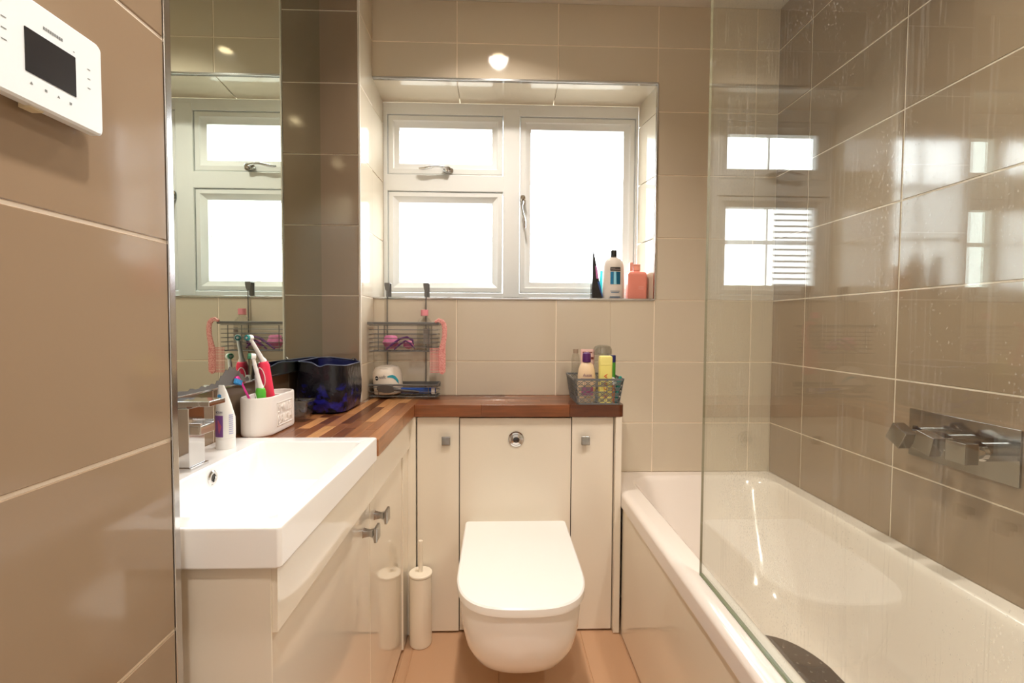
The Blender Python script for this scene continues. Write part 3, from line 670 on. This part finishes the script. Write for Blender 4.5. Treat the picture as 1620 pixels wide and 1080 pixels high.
# ------------------------------------------------------------------ wash bag
wbg = thing('wash_bag', 'dark blue shiny open wash bag on the wooden worktop', 'wash bag', (-.57, 1.6, WZ1))
BM = bpy.data.materials.new('blue_printed_pvc'); BM.use_nodes = True; nt = BM.node_tree; N = nt.nodes; L = nt.links; pb = N['Principled BSDF']
tc = N.new('ShaderNodeTexCoord'); no = N.new('ShaderNodeTexNoise'); no.inputs['Scale'].default_value = 22; no.inputs['Detail'].default_value = 5; no.inputs['Distortion'].default_value = 1.4
L.new(tc.outputs['Object'], no.inputs['Vector']); rp_ = N.new('ShaderNodeValToRGB'); e = rp_.color_ramp.elements; e[0].position = .50; e[0].color = lin((9, 10, 26)); e[1].position = .70; e[1].color = lin((34, 36, 150))
L.new(no.outputs[0], rp_.inputs[0]); sx_ = N.new('ShaderNodeSeparateXYZ'); L.new(tc.outputs['Object'], sx_.inputs[0]); mz = N.new('ShaderNodeMapRange'); mz.inputs[1].default_value = .10; mz.inputs[2].default_value = .075; L.new(sx_.outputs[2], mz.inputs[0])
mm = N.new('ShaderNodeMix'); mm.data_type = 'RGBA'; mm.inputs[6].default_value = lin((9, 10, 20)); L.new(mz.outputs[0], mm.inputs[0]); L.new(rp_.outputs[0], mm.inputs[7]); L.new(mm.outputs[2], pb.inputs['Base Color']); pb.inputs['Roughness'].default_value = .22
n2 = N.new('ShaderNodeTexNoise'); n2.inputs['Scale'].default_value = 30; n2.inputs['Detail'].default_value = 3; L.new(tc.outputs['Object'], n2.inputs['Vector'])
bp = N.new('ShaderNodeBump'); bp.inputs['Strength'].default_value = .55; bp.inputs['Distance'].default_value = .006; L.new(n2.outputs[0], bp.inputs['Height']); L.new(bp.outputs[0], pb.inputs['Normal'])
BAGL = cm('navy_lining', (18, 24, 80), .35)
def bagr(z, grow, dipk=0.0):
    hx, hy = .076 + grow * .9, .110 + grow
    o = []
    for p in rrect(-.5655, 1.598, hx, hy, .03, z, 8):
        q = V(p)
        if dipk:
            if q.y < 1.53: q.z -= dipk * math.exp(-((q.x + .575) / .03) ** 2)
            q.z -= .010 * max(0, (q.x + .5655) / .08) * (1 if dipk else 0)
        o.append(q)
    return o
# subdivide straight sides for the wavy rim
def dens(r, k=4):
    o = []
    for i in range(len(r)):
        a, c_ = r[i], r[(i + 1) % len(r)]; m = k if (c_ - a).length > .03 else 1
        for j in range(m): o.append(a.lerp(c_, j / m))
    return o
def bagd(z, grow, dip):
    r = dens(rrect(-.5635, 1.598, .0795 + grow * .6, .112 + grow, .045, z, 8), 12)
    for q in r:
        if dip:
            if q.y < 1.52: q.z -= dip * math.exp(-((q.x + .56) / .016) ** 2)
            q.z -= .012 * max(0, (q.x + .60) / .10)
        q.x = max(q.x, -.655 if z < .975 else -.6345)
    return r
b = bm_(); loft(b, [bagd(WZ1 + .0005, -.012, 0), bagd(WZ1 + .006, -.004, 0), bagd(WZ1 + .05, .004, 0), bagd(WZ1 + .09, .004, 0), bagd(.975, .0, 0), bagd(1.013, -.002, .010), bagd(1.013, -.004, .010), bagd(.97, -.006, 0), bagd(WZ1 + .01, -.01, 0)]); mk('shell', b, None, wbg, mats=[BM])
b = bm_(); loft(b, [bagd(1.010, -.0045, .010), bagd(.968, -.0068, 0), bagd(WZ1 + .012, -.0108, 0)], cap0=False); mk('lining', b, BAGL, wbg)
b = bm_(); tube(b, bagd(1.0135, -.003, .010), .0018, 6, closed=True); mk('piping', b, cm('grey_piping', (96, 104, 130)), wbg)
b = bm_(); bx(b, -.515, -.507, 1.700, 1.704, .999, 1.010, .001); tube(b, [(-.511, 1.702, 1.008), (-.518, 1.699, 1.013), (-.524, 1.697, 1.007)], .0015, 6); mk('zip_pull', b, CHROMED, wbg)

# ------------------------------------------------------------------ hanging wire rack
RX0, RX1, RYF, RYB = -.488, -.228, 1.788, 1.884
rk = thing('wire_rack', 'grey two-tier wire rack hooked over the window sill', 'rack', (-.36, 1.84, .855))
for x in (-.440, -.286):
    b = bm_()
    poly = [(-.0105, 1.298), (.0105, 1.298), (.0105, 1.288), (.0075, 1.272), (.002, 1.262), (-.002, 1.262), (-.0075, 1.272), (-.0105, 1.288)]
    prism(b, poly, .0025, TM((x, 1.8885, 0), (1, 0, 0), (0, 0, 1)))
    bx(b, x - .0105, x + .0105, 1.886, 1.918, 1.2955, 1.298); bx(b, x - .0105, x + .0105, 1.9155, 1.918, 1.2425, 1.298)
    hk = mk('hook', b, WIRE, rk)
    b = bm_(); tube(b, [(x, 1.8872, 1.268), (x, 1.8872, 1.235), (x, 1.8865, .93), (x, 1.8865, .86)], .0022, 8); mk('hanging_wire', b, WIRE, rk)
def wirebox(z0, z1, n, top_r, yf=RYF):
    b = bm_()
    def loop(z, r):
        tube(b, [V((p.x, p.y, z)) for p in rrect((RX0 + RX1) / 2, (yf + RYB) / 2, (RX1 - RX0) / 2, (RYB - yf) / 2, .016, 0, 4)], r, 6, closed=True)
    for i in range(n): loop(z0 + (z1 - z0) * i / (n - 1), .0013)
    for x in (-.451, -.262): tube(b, [(x, yf - .001, z1), (x, yf - .001, z0), (x, RYB - .002, z0), (x, RYB - .002, z1)], .0016, 6)
    for i in range(6): y = yf + (RYB - yf) * (i + .5) / 6; tube(b, [(RX0, y, z0), (RX1, y, z0)], .0011, 6)
    for i in range(11): x = RX0 + (RX1 - RX0) * (i + .5) / 11; tube(b, [(x, yf, z0 + .0005), (x, RYB, z0 + .0005)], .0011, 6)
    return b
o = mk('wire_basket', wirebox(1.030, 1.128, 7, 0), WIRE, rk)
b = bm_(); bx(b, RX0 - .004, RX1 + .006, RYF - .004, RYF + .003, 1.131, 1.1415, .002); bx(b, RX0 - .002, RX0 + .003, RYF, RYB, 1.131, 1.139, .001); bx(b, RX1 - .002, RX1 + .003, RYF, RYB, 1.131, 1.139, .001); mk('top_rail', b, WIRE, rk)
o = mk('wire_tray', wirebox(.857, .893, 3, 0), WIRE, rk)
b = bm_(); bx(b, RX0, RX1, RYF - .003, RYF + .003, .897, .905, .002); bx(b, RX0, RX0 + .004, RYF, RYB, .897, .904, .001); bx(b, RX1 - .004, RX1, RYF, RYB, .897, .904, .001); bx(b, RX0, RX1, RYB - .003, RYB, .885, .905, .001); mk('tray_rail', b, WIRE, rk)

# bottle with pink cap
bo = thing('clear_bottle', 'clear bottle with pink cap in the upper rack basket', 'bottle', (-.285, 1.845, 1.032))
CLP = pane_mat('clear_plastic', (.9, .9, .88), .05)
c = (-.285, 1.845, 1.0325)
b = bm_(); lathe(b, [(.026, 0), (.029, .003), (.030, .02), (.030, .095), (.027, .112), (.018, .124), (.0115, .130), (.0115, .136)], c, 28); mk('body', b, CLP, bo)
b = bm_(); lathe(b, [(.013, .134), (.0145, .135), (.0145, .155), (.0135, .158), (.0001, .1585)], c, 28); mk('cap', b, cm('pink_cap', (236, 150, 160)), bo)
b = bm_(); patch(b, .03, .06, .0003, 8); wrapcyl(b, c, 1.0325 + .055, .0302, None, .5); mk('label', b, cm('dark_print', (136, 128, 120)), bo)
# bath puff and ribbon-like glove
so = thing('bath_puff', 'pink and purple bath puff inside the upper rack basket', 'bath puff', (-.395, 1.835, 1.033))
def blob(bm, c, r, s=(1, 1, 1), seed=0, amp=.12):
    ic_ = bmesh.ops.create_icosphere(bm, subdivisions=3, radius=1)['verts']
    q = random.Random(seed); ph = [q.uniform(0, 6) for _ in range(6)]
    for v in ic_:
        d = 1 + amp * (math.sin(v.co.x * 5 + ph[0]) * math.cos(v.co.y * 6 + ph[1]) + .6 * math.sin(v.co.z * 7 + ph[2]))
        v.co = V((c[0] + v.co.x * r * s[0] * d, c[1] + v.co.y * r * s[1] * d, c[2] + v.co.z * r * s[2] * d))
b = bm_(); blob(b, (-.415, 1.835, 1.064), .026, (1.15, .9, 1.0), 3); blob(b, (-.345, 1.830, 1.054), .018, (1.1, .9, .95), 5, .08); mk('pink_mesh', b, cm('dusty_pink_mesh', (206, 120, 160), .6), so)
b = bm_()
tube(b, [(-.425, 1.806, 1.037), (-.400, 1.804, 1.058), (-.372, 1.803, 1.078), (-.345, 1.804, 1.084), (-.325, 1.806, 1.072), (-.322, 1.808, 1.056)], [.006, .008, .009, .009, .008, .004], 10, .5)
tube(b, [(-.395, 1.808, 1.036), (-.375, 1.806, 1.055), (-.352, 1.806, 1.070), (-.335, 1.808, 1.060), (-.318, 1.81, 1.040)], [.005, .008, .007, .007, .004], 10, .5); mk('purple_ribbon', b, cm('purple_mesh', (120, 70, 140), .55), so)
# comb
cb = thing('hair_comb', 'pink glitter comb with hooked handle hanging on the rack', 'comb', (-.2, 1.80, .93))
GL = pm('pink_glitter', (222, 110, 110), .25); nt = GL.node_tree; vo = nt.nodes.new('ShaderNodeTexVoronoi'); vo.inputs['Scale'].default_value = 420; tc = nt.nodes.new('ShaderNodeTexCoord'); nt.links.new(tc.outputs['Object'], vo.inputs[0])
rr_ = nt.nodes.new('ShaderNodeValToRGB'); rr_.color_ramp.elements[0].position = .0; rr_.color_ramp.elements[0].color = lin((196, 88, 92)); rr_.color_ramp.elements[1].position = .9; rr_.color_ramp.elements[1].color = lin((248, 190, 180))
nt.links.new(vo.outputs['Color'], rr_.inputs[0]); nt.links.new(rr_.outputs[0], nt.nodes['Principled BSDF'].inputs['Base Color'])
def cp(u, v_, y=1.779): return V(((u - 786) * y / 740.0 * .999, y, 1.135 - (v_ - 513) * y / 740.0))
cb_pts = [(-.236, 1.142), (-.222, 1.149), (-.210, 1.145), (-.202, 1.134), (-.199, 1.115), (-.200, 1.090), (-.204, 1.066), (-.208, 1.045), (-.2085, 1.02), (-.2085, .985), (-.2085, .955), (-.212, .946)]
b = bm_(); rings = []
wd = [.004, .0075, .0085, .009, .009, .009, .0095, .0115, .013, .013, .0125, .006]
for i, (x, z) in enumerate(cb_pts):
    a = cb_pts[max(i - 1, 0)]; c_ = cb_pts[min(i + 1, len(cb_pts) - 1)]; d_ = V((c_[0] - a[0], 0, c_[1] - a[1])).normalized(); s_ = V((d_.z, 0, -d_.x)); p = V((x, 1.7765, z)); y_ = V((0, .0035, 0)); h_ = wd[i]
    rings.append([p + s_ * h_ * q - (y_ if r_ < 0 else -y_) * k for q, r_, k in ((-1, -1, .4), (-.6, -1, 1), (.6, -1, 1), (1, -1, .4), (1, 1, .4), (.6, 1, 1), (-.6, 1, 1), (-1, 1, .4))])
loft(b, rings); mk('spine', b, GL, cb)
mesh0 = None
for i in range(17):
    if mesh0 is None:
        b = bm_(); loft(b, [[V((x, 1.7765 + sy * h_, .952 + sz * h_ * .9)) for sy, sz in ((-1, -1), (1, -1), (1, 1), (-1, 1))] for x, h_ in ((-.221, .0020), (-.255, .0016))]); o = mk('tooth', b, GL, cb); mesh0 = o.data
    else: o = bpy.data.objects.new('tooth', mesh0); COL.objects.link(o); o.parent = cb
    o.location = (0, 0, .0056 * i)
# cream tub
ct = thing('cream_tub', 'white cream tub with blue swoosh tilted in the lower rack tray', 'tub', (-.42, 1.838, .862))
mt2 = Matrix.Translation((-.424, 1.8375, .862)) @ Matrix.Rotation(math.radians(-4), 4, 'Y')
b = bm_(); lathe(b, [(.034, 0), (.040, .003), (.0425, .04), (.0435, .055), (.0445, .057), (.0445, .080), (.042, .095), (.034, .104), (.018, .108), (.0001, .109)], n=40, mt=mt2)
TUBW = cm('tub_white', (240, 230, 216), .3)
bb = bm_(); lathe(bb, [(.050, .0), (.055, .004), (.0565, .03), (.0565, .072), (.054, .090), (.044, .105), (.020, .112), (.0001, .113)], n=40, mt=mt2, sy=.76); b.free(); mk('jar', bb, TUBW, ct)
def onjar(bmx, z0, t0):
    wrapcyl(bmx, (0, 0), z0, .0566, .0431, t0)
    for v in bmx.verts: v.co = mt2 @ v.co
    return bmx
b = bm_(); prism(b, [(.0085 * math.cos(i * PI / 12), .0085 * math.sin(i * PI / 12)) for i in range(24)], .0005); mk('dark_roundel', onjar(b, .066, -.62), cm('ink_navy', (14, 16, 30)), ct)
t = text('NIVEA', .012, .0035, .0009); mk('roundel_print', onjar(t, .066, -.62), WPL, ct, smooth=False)
t = text('soft', .026, .013, .0005); mk('print', onjar(t, .070, -.16), cm('print_grey', (90, 96, 104)), ct, smooth=False)
b = bm_(); TEALS = cm('teal_stripe', (50, 160, 180))
poly = [(-.022, .004), (-.008, .006), (.006, .003), (.018, -.008), (.026, -.022), (.018, -.020), (.008, -.010), (-.006, -.004), (-.022, -.003)]
b2 = bm_(); rs = [[V((x, y0, 0)), V((x, y1, 0)), V((x, y1, .0005)), V((x, y0, .0005))] for x, y0, y1 in ((-.024, -.003, .003), (-.014, -.004, .005), (-.004, -.007, .005), (.006, -.014, .001), (.014, -.024, -.008), (.021, -.032, -.018))]
loft(b2, rs); b.free(); mk('teal_swoosh', onjar(b2, .070, .60), TEALS, ct)
# hair brush and blue packet in the tray
hb_ = thing('hair_brush', 'dark grey oval hairbrush lying in the lower rack tray', 'hairbrush', (-.42, 1.79, .875))
b = bm_(); m4 = TM((-.423, 1.7865, .888), (1, 0, -.06), (0, 0, 1))
loft(b, [[m4 @ V((p.x, p.y, d)) for p in sup(0, 0, .034 * s_, .016 * s_, 2.2, 0, 28)] for d, s_ in ((-.003, .93), (0, 1), (.004, 1), (.007, .93))]); mk('paddle', b, cm('brush_grey', (84, 78, 74), .35), hb_)
b = bm_(); tube(b, [m4 @ V((.032, 0, .002)), m4 @ V((.06, -.002, .0)), m4 @ V((.10, -.004, -.002)), m4 @ V((.125, -.005, -.003))], [.006, .0045, .005, .004], 10); mk('handle', b, cm('brush_grey_handle', (70, 66, 66), .35), hb_)
bp_ = thing('blue_packet', 'blue plastic packet lying in the lower rack tray', 'packet', (-.3, 1.81, .87))
b = bm_(); loft(b, [[V((x, 1.812 + p.x, .878 + p.y)) for p in sup(0, 0, a, c_, 2.6, 0, 20)] for x, a, c_ in ((-.372, .002, .009), (-.365, .010, .011), (-.32, .012, .0125), (-.27, .012, .012), (-.246, .008, .011), (-.238, .001, .009))]); mk('wrapper', b, cm('packet_blue', (44, 84, 168), .25, bump=(60, .5)), bp_)
t = text('wipes', .03, .006, .0006, TM((-.345, 1.7995, .882), (1, 0, 0), (0, 0, 1))); t.free()
b = bm_(); bx(b, -.253, -.240, 1.7995, 1.801, .868, .889); mk('white_end', b, WPL, bp_)

# ------------------------------------------------------------------ lattice basket on the worktop
LB0, LB1 = WZ1 + .0003, .943
bk = thing('lattice_basket', 'grey plastic lattice basket on the right end of the worktop', 'basket', (.365, 1.76, WZ1))
GB = cm('grey_plastic', (112, 116, 118), .4)
bot = [(.290, 1.668), (.443, 1.668), (.443, 1.852), (.290, 1.852)]; top_ = [(.276, 1.654), (.456, 1.654), (.456, 1.868), (.276, 1.868)]
def bkp(side, u, t):
    a, b_ = V((*bot[side], LB0)), V((*bot[(side + 1) % 4], LB0)); c_, d_ = V((*top_[side], LB1)), V((*top_[(side + 1) % 4], LB1))
    return a.lerp(b_, u).lerp(c_.lerp(d_, u), t)
def strut(bm, p, q, nrm, w_=.0011, th_=.0018):
    d_ = (q - p).normalized(); s_ = d_.cross(nrm).normalized() * w_; n_ = nrm * th_
    loft(bm, [[p + s_, p - s_, p - s_ + n_, p + s_ + n_], [q + s_, q - s_, q - s_ + n_, q + s_ + n_]])
b = bm_()
for side, nu in ((0, 6), (1, 7), (2, 6), (3, 7)):
    nrm = (bkp(side, 1, 0) - bkp(side, 0, 0)).cross(bkp(side, 0, 1) - bkp(side, 0, 0)).normalized() * -1
    nv = 4; T0, T1 = .07, .92
    if side == 0: pass
    for i in range(nu):
        for j in range(nv):
            u0, u1 = .03 + .94 * i / nu, .03 + .94 * (i + 1) / nu; t0, t1 = T0 + (T1 - T0) * j / nv, T0 + (T1 - T0) * (j + 1) / nv
            if side == 0 and i in (2, 3) and j == 2: continue
            um, tm = (u0 + u1) / 2, (t0 + t1) / 2
            strut(b, bkp(side, u0, t0), bkp(side, u1, t1), nrm); strut(b, bkp(side, u0, t1), bkp(side, u1, t0), nrm)
            ring = [bkp(side, um + .27 * (u1 - u0) * 1.1 * math.cos(a), tm + .3 * (t1 - t0) * math.sin(a)) for a in (k * PI / 4 for k in range(8))]
            for k in range(8): strut(b, ring[k], ring[(k + 1) % 8], nrm, .0008)
            strut(b, bkp(side, u0, t0), bkp(side, u0, t1), nrm, .0008)
o = mk('lattice', b, GB, bk, smooth=False); o['kind'] = 'stuff'
b = bm_()
def bring(t, off): 
    pts = [bkp(0, 0, t), bkp(1, 0, t), bkp(2, 0, t), bkp(3, 0, t)]; cx_ = sum(p.x for p in pts) / 4; cy_ = sum(p.y for p in pts) / 4
    return rrect(cx_, cy_, (pts[1].x - pts[0].x) / 2 + off, (pts[2].y - pts[1].y) / 2 + off, .012, pts[0].z, 5)
for t0, t1, o1 in ((.92, 1.0, .0015), (-.0, .07, .001)): loft(b, [bring(t0, 0), bring(t0, o1), bring(t1, o1), bring(t1, -.0015), bring(t0, -.0015)], wrap=True)
mk('rim', b, GB, bk)
b = bm_(); loft(b, [bring(0, 0), bring(.02, 0)]); mk('base', b, GB, bk)
b = bm_()
for t0, t1, u0, u1 in ((.475, .51, .34, .66), (.70, .735, .34, .66)):
    nr = V((0, -1, 0)); loft(b, [[bkp(0, u, t0), bkp(0, u, t1), bkp(0, u, t1) + nr * .002, bkp(0, u, t0) + nr * .002] for u in (u0, u1)])
mk('grip_frame', b, GB, bk, smooth=False)
BZ2 = LB0 + .003
def bottle(name, label, cat, c, prof, mat, sy=1.0, cap=None, capm=None, e=2.0):
    t = thing(name, label, cat, c)
    b = bm_(); loft(b, [sup(c[0], c[1], r, r * sy, e, c[2] + z, 32) for r, z in prof]); mk('body', b, mat, t)
    if cap: b = bm_(); loft(b, [sup(c[0], c[1], r, r * sy_, e_, c[2] + z, 28) for r, z, sy_, e_ in cap]); mk('cap', b, capm, t)
    return t
c = (.326, 1.695, BZ2)
t = bottle('shampoo_bottle', 'cream shampoo bottle with purple cap in the lattice basket', 'bottle', c, [(.030, 0), (.032, .003), (.033, .06), (.0325, .10), (.029, .125), (.023, .140), (.014, .149), (.013, .152)], cm('cream_bottle', (232, 204, 168)), .65,
           [(.0145, .149, 1, 2), (.0155, .151, 1, 2), (.0155, .170, 1, 2), (.0145, .181, .9, 2), (.006, .185, .8, 2)], cm('purple_cap', (84, 32, 96)))
x = text('Aussie', .032, .012, .0005); mk('print', wrapcyl(x, c, c[2] + .103, .0327, .0213, 0), cm('aubergine_print', (104, 24, 90)), t, smooth=False)
b = bm_(); patch(b, .05, .006, .0005, 10); mk('purple_band', wrapcyl(b, c, c[2] + .088, .033, .0214, 0), cm('magenta_print', (160, 60, 110)), t)
b = bm_(); patch(b, .045, .03, .0005, 10); mk('lower_label', wrapcyl(b, c, c[2] + .045, .033, .0214, 0), cm('mauve_print', (176, 96, 140)), t)
t = thing('yellow_bottle', 'flat pale yellow bottle with red upright lettering in the basket', 'bottle', (.392, 1.682, BZ2))
b = bm_(); loft(b, [rrect(.392, 1.682, .0215, .0125, .007, BZ2), rrect(.392, 1.682, .0235, .0145, .007, BZ2 + .002), rrect(.392, 1.682, .0235, .0145, .007, BZ2 + .140)]); mk('body', b, cm('pale_yellow', (238, 228, 132)), t)
b = bm_(); loft(b, [rrect(.392, 1.682, .0237, .0147, .007, BZ2 + .1405), rrect(.392, 1.682, .0237, .0147, .007, BZ2 + .168), rrect(.392, 1.682, .0220, .013, .007, BZ2 + .1715), rrect(.392, 1.682, .018, .009, .007, BZ2 + .173)]); mk('cap', b, cm('pale_yellow_cap', (240, 230, 140)), t)
x = text('BYOMA', .088, .0125, .0006, TM((.3905, 1.6674, BZ2 + .065), (0, 0, 1), (-1, 0, 0))); mk('print', x, cm('orange_red_print', (222, 70, 40)), t, smooth=False)
bottle('clear_bottle', 'clear bottle with rounded grey top behind the yellow bottle', 'bottle', (.400, 1.765, BZ2), [(.034, 0), (.036, .004), (.036, .15), (.033, .165), (.020, .176)], CLP, .8,
       [(.034, .172, .8, 2), (.036, .176, .8, 2), (.0355, .192, .8, 2), (.030, .203, .8, 2), (.016, .209, .8, 2)], pane_mat('clear_grey_cap', (.72, .73, .72), .12))
t = thing('pink_tube', 'flat pale pink tube standing upright behind the shampoo bottle', 'tube', (.345, 1.775, BZ2))
b = bm_(); loft(b, [sup(.345, 1.775, .022, .018, 2, BZ2 + .03, 28), sup(.345, 1.775, .025, .012, 2, BZ2 + .10, 28), sup(.345, 1.775, .0265, .003, 3, BZ2 + .18, 28), sup(.345, 1.775, .0265, .0012, 4, BZ2 + .192, 28)]); mk('body', b, cm('pale_pink_tube', (240, 200, 190)), t)
b = bm_(); lathe(b, [(.019, 0), (.020, .002), (.020, .030)], (.345, 1.775, BZ2)); mk('cap', b, cm('pink_tube_cap', (226, 170, 160)), t)
b = bm_(); bx(b, .325, .338, 1.7712, 1.7716, BZ2 + .178, BZ2 + .182); bx(b, .345, .362, 1.7712, 1.7716, BZ2 + .178, BZ2 + .182); bx(b, .352, .366, 1.768, 1.7684, BZ2 + .154, BZ2 + .163); mk('print', b, cm('maroon_print', (130, 60, 60)), t, smooth=False)
bottle('travel_bottle', 'slim clear bottle in the left back corner of the basket', 'bottle', (.306, 1.815, BZ2), [(.0155, 0), (.017, .002), (.017, .15), (.014, .168), (.008, .176)], CLP, 1.0, [(.010, .174, 1, 2), (.010, .19, 1, 2)], cm('beige_cap', (170, 150, 130)))
bottle('green_bottle', 'slim green bottle with dark blue cap in the basket', 'bottle', (.4325, 1.735, BZ2), [(.009, 0), (.010, .002), (.010, .145)], cm('leaf_green', (76, 150, 50)), 1.0, [(.0105, .1455, 1, 2), (.0105, .170, 1, 2), (.009, .172, 1, 2)], cm('navy_cap', (30, 36, 100)))
bottle('orange_pot', 'orange bottle with rounded white lid at basket front', 'bottle', (.4175, 1.689, BZ2), [(.0115, 0), (.013, .002), (.013, .06), (.012, .068)], cm('orange_plastic', (222, 130, 60)), 1.0, [(.0135, .0685, 1, 2), (.0150, .074, 1, 2), (.0145, .086, 1, 2), (.010, .093, 1, 2), (.004, .095, 1, 2)], WPL)
t = thing('teal_tube', 'small teal tube leaning in the right front corner of the basket', 'tube', (.433, 1.682, BZ2))
b = bm_(); tube(b, [(.4345, 1.700, BZ2), (.437, 1.682, BZ2 + .055), (.442, 1.672, BZ2 + .088), (.445, 1.668, BZ2 + .10)], [.006, .007, .0075, .004], 10); mk('body', b, cm('teal_plastic', (40, 150, 140)), t)

# ------------------------------------------------------------------ bottles on the window sill
SZ = OZ0 + .0003
c = (.4845, 1.955, SZ)
t = bottle('conditioner_bottle', 'large white bottle with black cap and blue label on sill', 'bottle', c, [(.041, 0), (.0445, .003), (.0455, .02), (.0455, .06), (.0435, .12), (.042, .145), (.036, .162), (.026, .172), (.014, .178), (.013, .182)], cm('pearl_white', (226, 216, 206), .25), .55,
           [(.0125, .180, 1, 2.4), (.0135, .181, 1, 2.4), (.0135, .2035, 1, 2.4), (.012, .2065, 1, 2.4)], BLACKP)
x0 = bm_(); patch(x0, .044, .0155, .0006, 10); mk('dark_band', wrapcyl(x0, c, c[2] + .127, .0438, .0242, .07), cm('black_band', (36, 26, 28)), t)
x0 = text('TRESemmé', .038, .0065, .0010); mk('print', wrapcyl(x0, c, c[2] + .127, .0438, .0242, .07), cm('silver_print', (200, 180, 176)), t, smooth=False)
x0 = bm_(); patch(x0, .043, .052, .0006, 10); mk('blue_label', wrapcyl(x0, c, c[2] + .090, .0452, .0248, .07), pm('metallic_blue', (30, 110, 150), .2, .5), t)
x0 = bm_(); prism(x0, [(-.008, -.026), (.004, -.026), (.002, .026), (-.008, .026)], .0010); mk('blue_streak', wrapcyl(x0, c, c[2] + .090, .0452, .0248, .07), cm('pale_blue', (150, 214, 236)), t)
x0 = bm_()
for i, (ww, yy) in enumerate(((.040, .036), (.034, .030), (.044, .013), (.046, .009))): patch(x0, ww, .0028, .0006, 8, 0, yy)
mk('small_print', wrapcyl(x0, c, c[2], .0456, .0252, .05), cm('slate_print', (110, 130, 150)), t)
t = thing('pink_bottle', 'square salmon pink bottle with flip cap on the sill', 'bottle', (.582, 1.95, SZ))
PK = cm('salmon_plastic', (232, 142, 124), .35)
b = bm_(); loft(b, [rrect(.582, 1.955, .036, .018, .008, SZ), rrect(.582, 1.955, .040, .022, .010, SZ + .003), rrect(.582, 1.955, .040, .022, .010, SZ + .105), rrect(.582, 1.955, .0385, .0205, .010, SZ + .112), rrect(.582, 1.955, .034, .016, .010, SZ + .117), rrect(.582, 1.955, .014, .012, .010, SZ + .1185), rrect(.582, 1.955, .013, .011, .010, SZ + .124)]); mk('body', b, PK, t)
b = bm_(); loft(b, [rrect(.582, 1.955, .0145, .0125, .010, SZ + .1245), rrect(.582, 1.955, .0145, .0125, .010, SZ + .143)]); bx(b, .565, .596, 1.944, 1.966, SZ + .1435, SZ + .150, .003); bx(b, .552, .566, 1.948, 1.962, SZ + .122, SZ + .158, .003); mk('flip_cap', b, cm('pale_salmon', (244, 170, 150)), t)
b = bm_()
for z in (.045, .05, .055): bx(b, .585, .607, 1.9327, 1.933, SZ + z, SZ + z + .001)
mk('print', b, cm('light_salmon_print', (246, 190, 176)), t, smooth=False)
t = thing('black_tube', 'black wedge-shaped tube with pink stripe on the window sill', 'tube', (.4155, 1.945, SZ))
b = bm_(); loft(b, [[V((x0_ + (p.x), 1.945 + p.y, SZ + z)) for p in rrect(0, 0, hx, hy, .004, 0, 3)] for z, x0_, hx, hy in ((0, .4125, .0205, .018), (.004, .4125, .0225, .020), (.05, .4075, .0185, .020), (.10, .4035, .0120, .020), (.14, .3995, .0085, .020), (.175, .396, .0045, .020), (.198, .394, .0015, .018))]); mk('body', b, pm('black_film', (26, 22, 26), .18), t)
def wedge_patch(zs, mat, nm):
    b = bm_(); rs = []
    for z, xl, xr in zs: rs.append([V((xl, 1.9246, SZ + z)), V((xr, 1.9246, SZ + z)), V((xr, 1.9250, SZ + z)), V((xl, 1.9250, SZ + z))])
    loft(b, rs); mk(nm, b, mat, t, smooth=False)
wedge_patch(((.086, .4065, .4165), (.11, .4045, .4135), (.138, .401, .4075)), cm('orchid_pink', (206, 130, 190)), 'pink_stripe')
wedge_patch(((.012, .431, .4345), (.05, .418, .4255), (.074, .412, .420)), cm('deep_blue', (40, 80, 150)), 'blue_stripe')
t = thing('cyan_tube', 'slim cyan tube behind the black tube on the sill', 'tube', (.4455, 2.005, SZ))
b = bm_(); lathe(b, [(.0075, 0), (.009, .002), (.0085, .09), (.007, .125), (.002, .129)], (.4455, 2.005, SZ), 20); mk('body', b, cm('cyan_plastic', (60, 214, 226)), t)

# ------------------------------------------------------------------ downlights
for i, (x, y) in enumerate(DOWN):
    t = thing('ceiling_downlight', ['warm recessed downlight in the ceiling above the toilet', 'warm recessed downlight in the middle of the ceiling', 'warm unseen fill light added in the ceiling above the bath', 'warm unseen fill light added in the ceiling beside the door'][i], 'downlight', (x, y, H), 'ceiling downlights')
    b = bm_(); lathe(b, [(.030, -.0005), (.042, -.0005), (.042, -.003), (.038, -.005), (.030, -.004)], (x, y, H), 32, cap0=False, cap1=False); mk('bezel', b, CHROME, t)
    b = bm_(); lathe(b, [(.029, -.0012), (.029, -.002)], (x, y, H), 24); mk('lens', b, pm('lit_lens', (255, 230, 190), .4, emit=((1, .74, .45), 22)), t)
    ld = bpy.data.lights.new('downlight_lamp', 'SPOT'); ld.energy = DOWN_W * 4; ld.color = WARM; ld.spot_size = math.radians(130); ld.spot_blend = .8; ld.shadow_soft_size = .045
    lo = bpy.data.objects.new('lamp', ld); COL.objects.link(lo); lo.parent = t; lo.location = (0, 0, -.012)
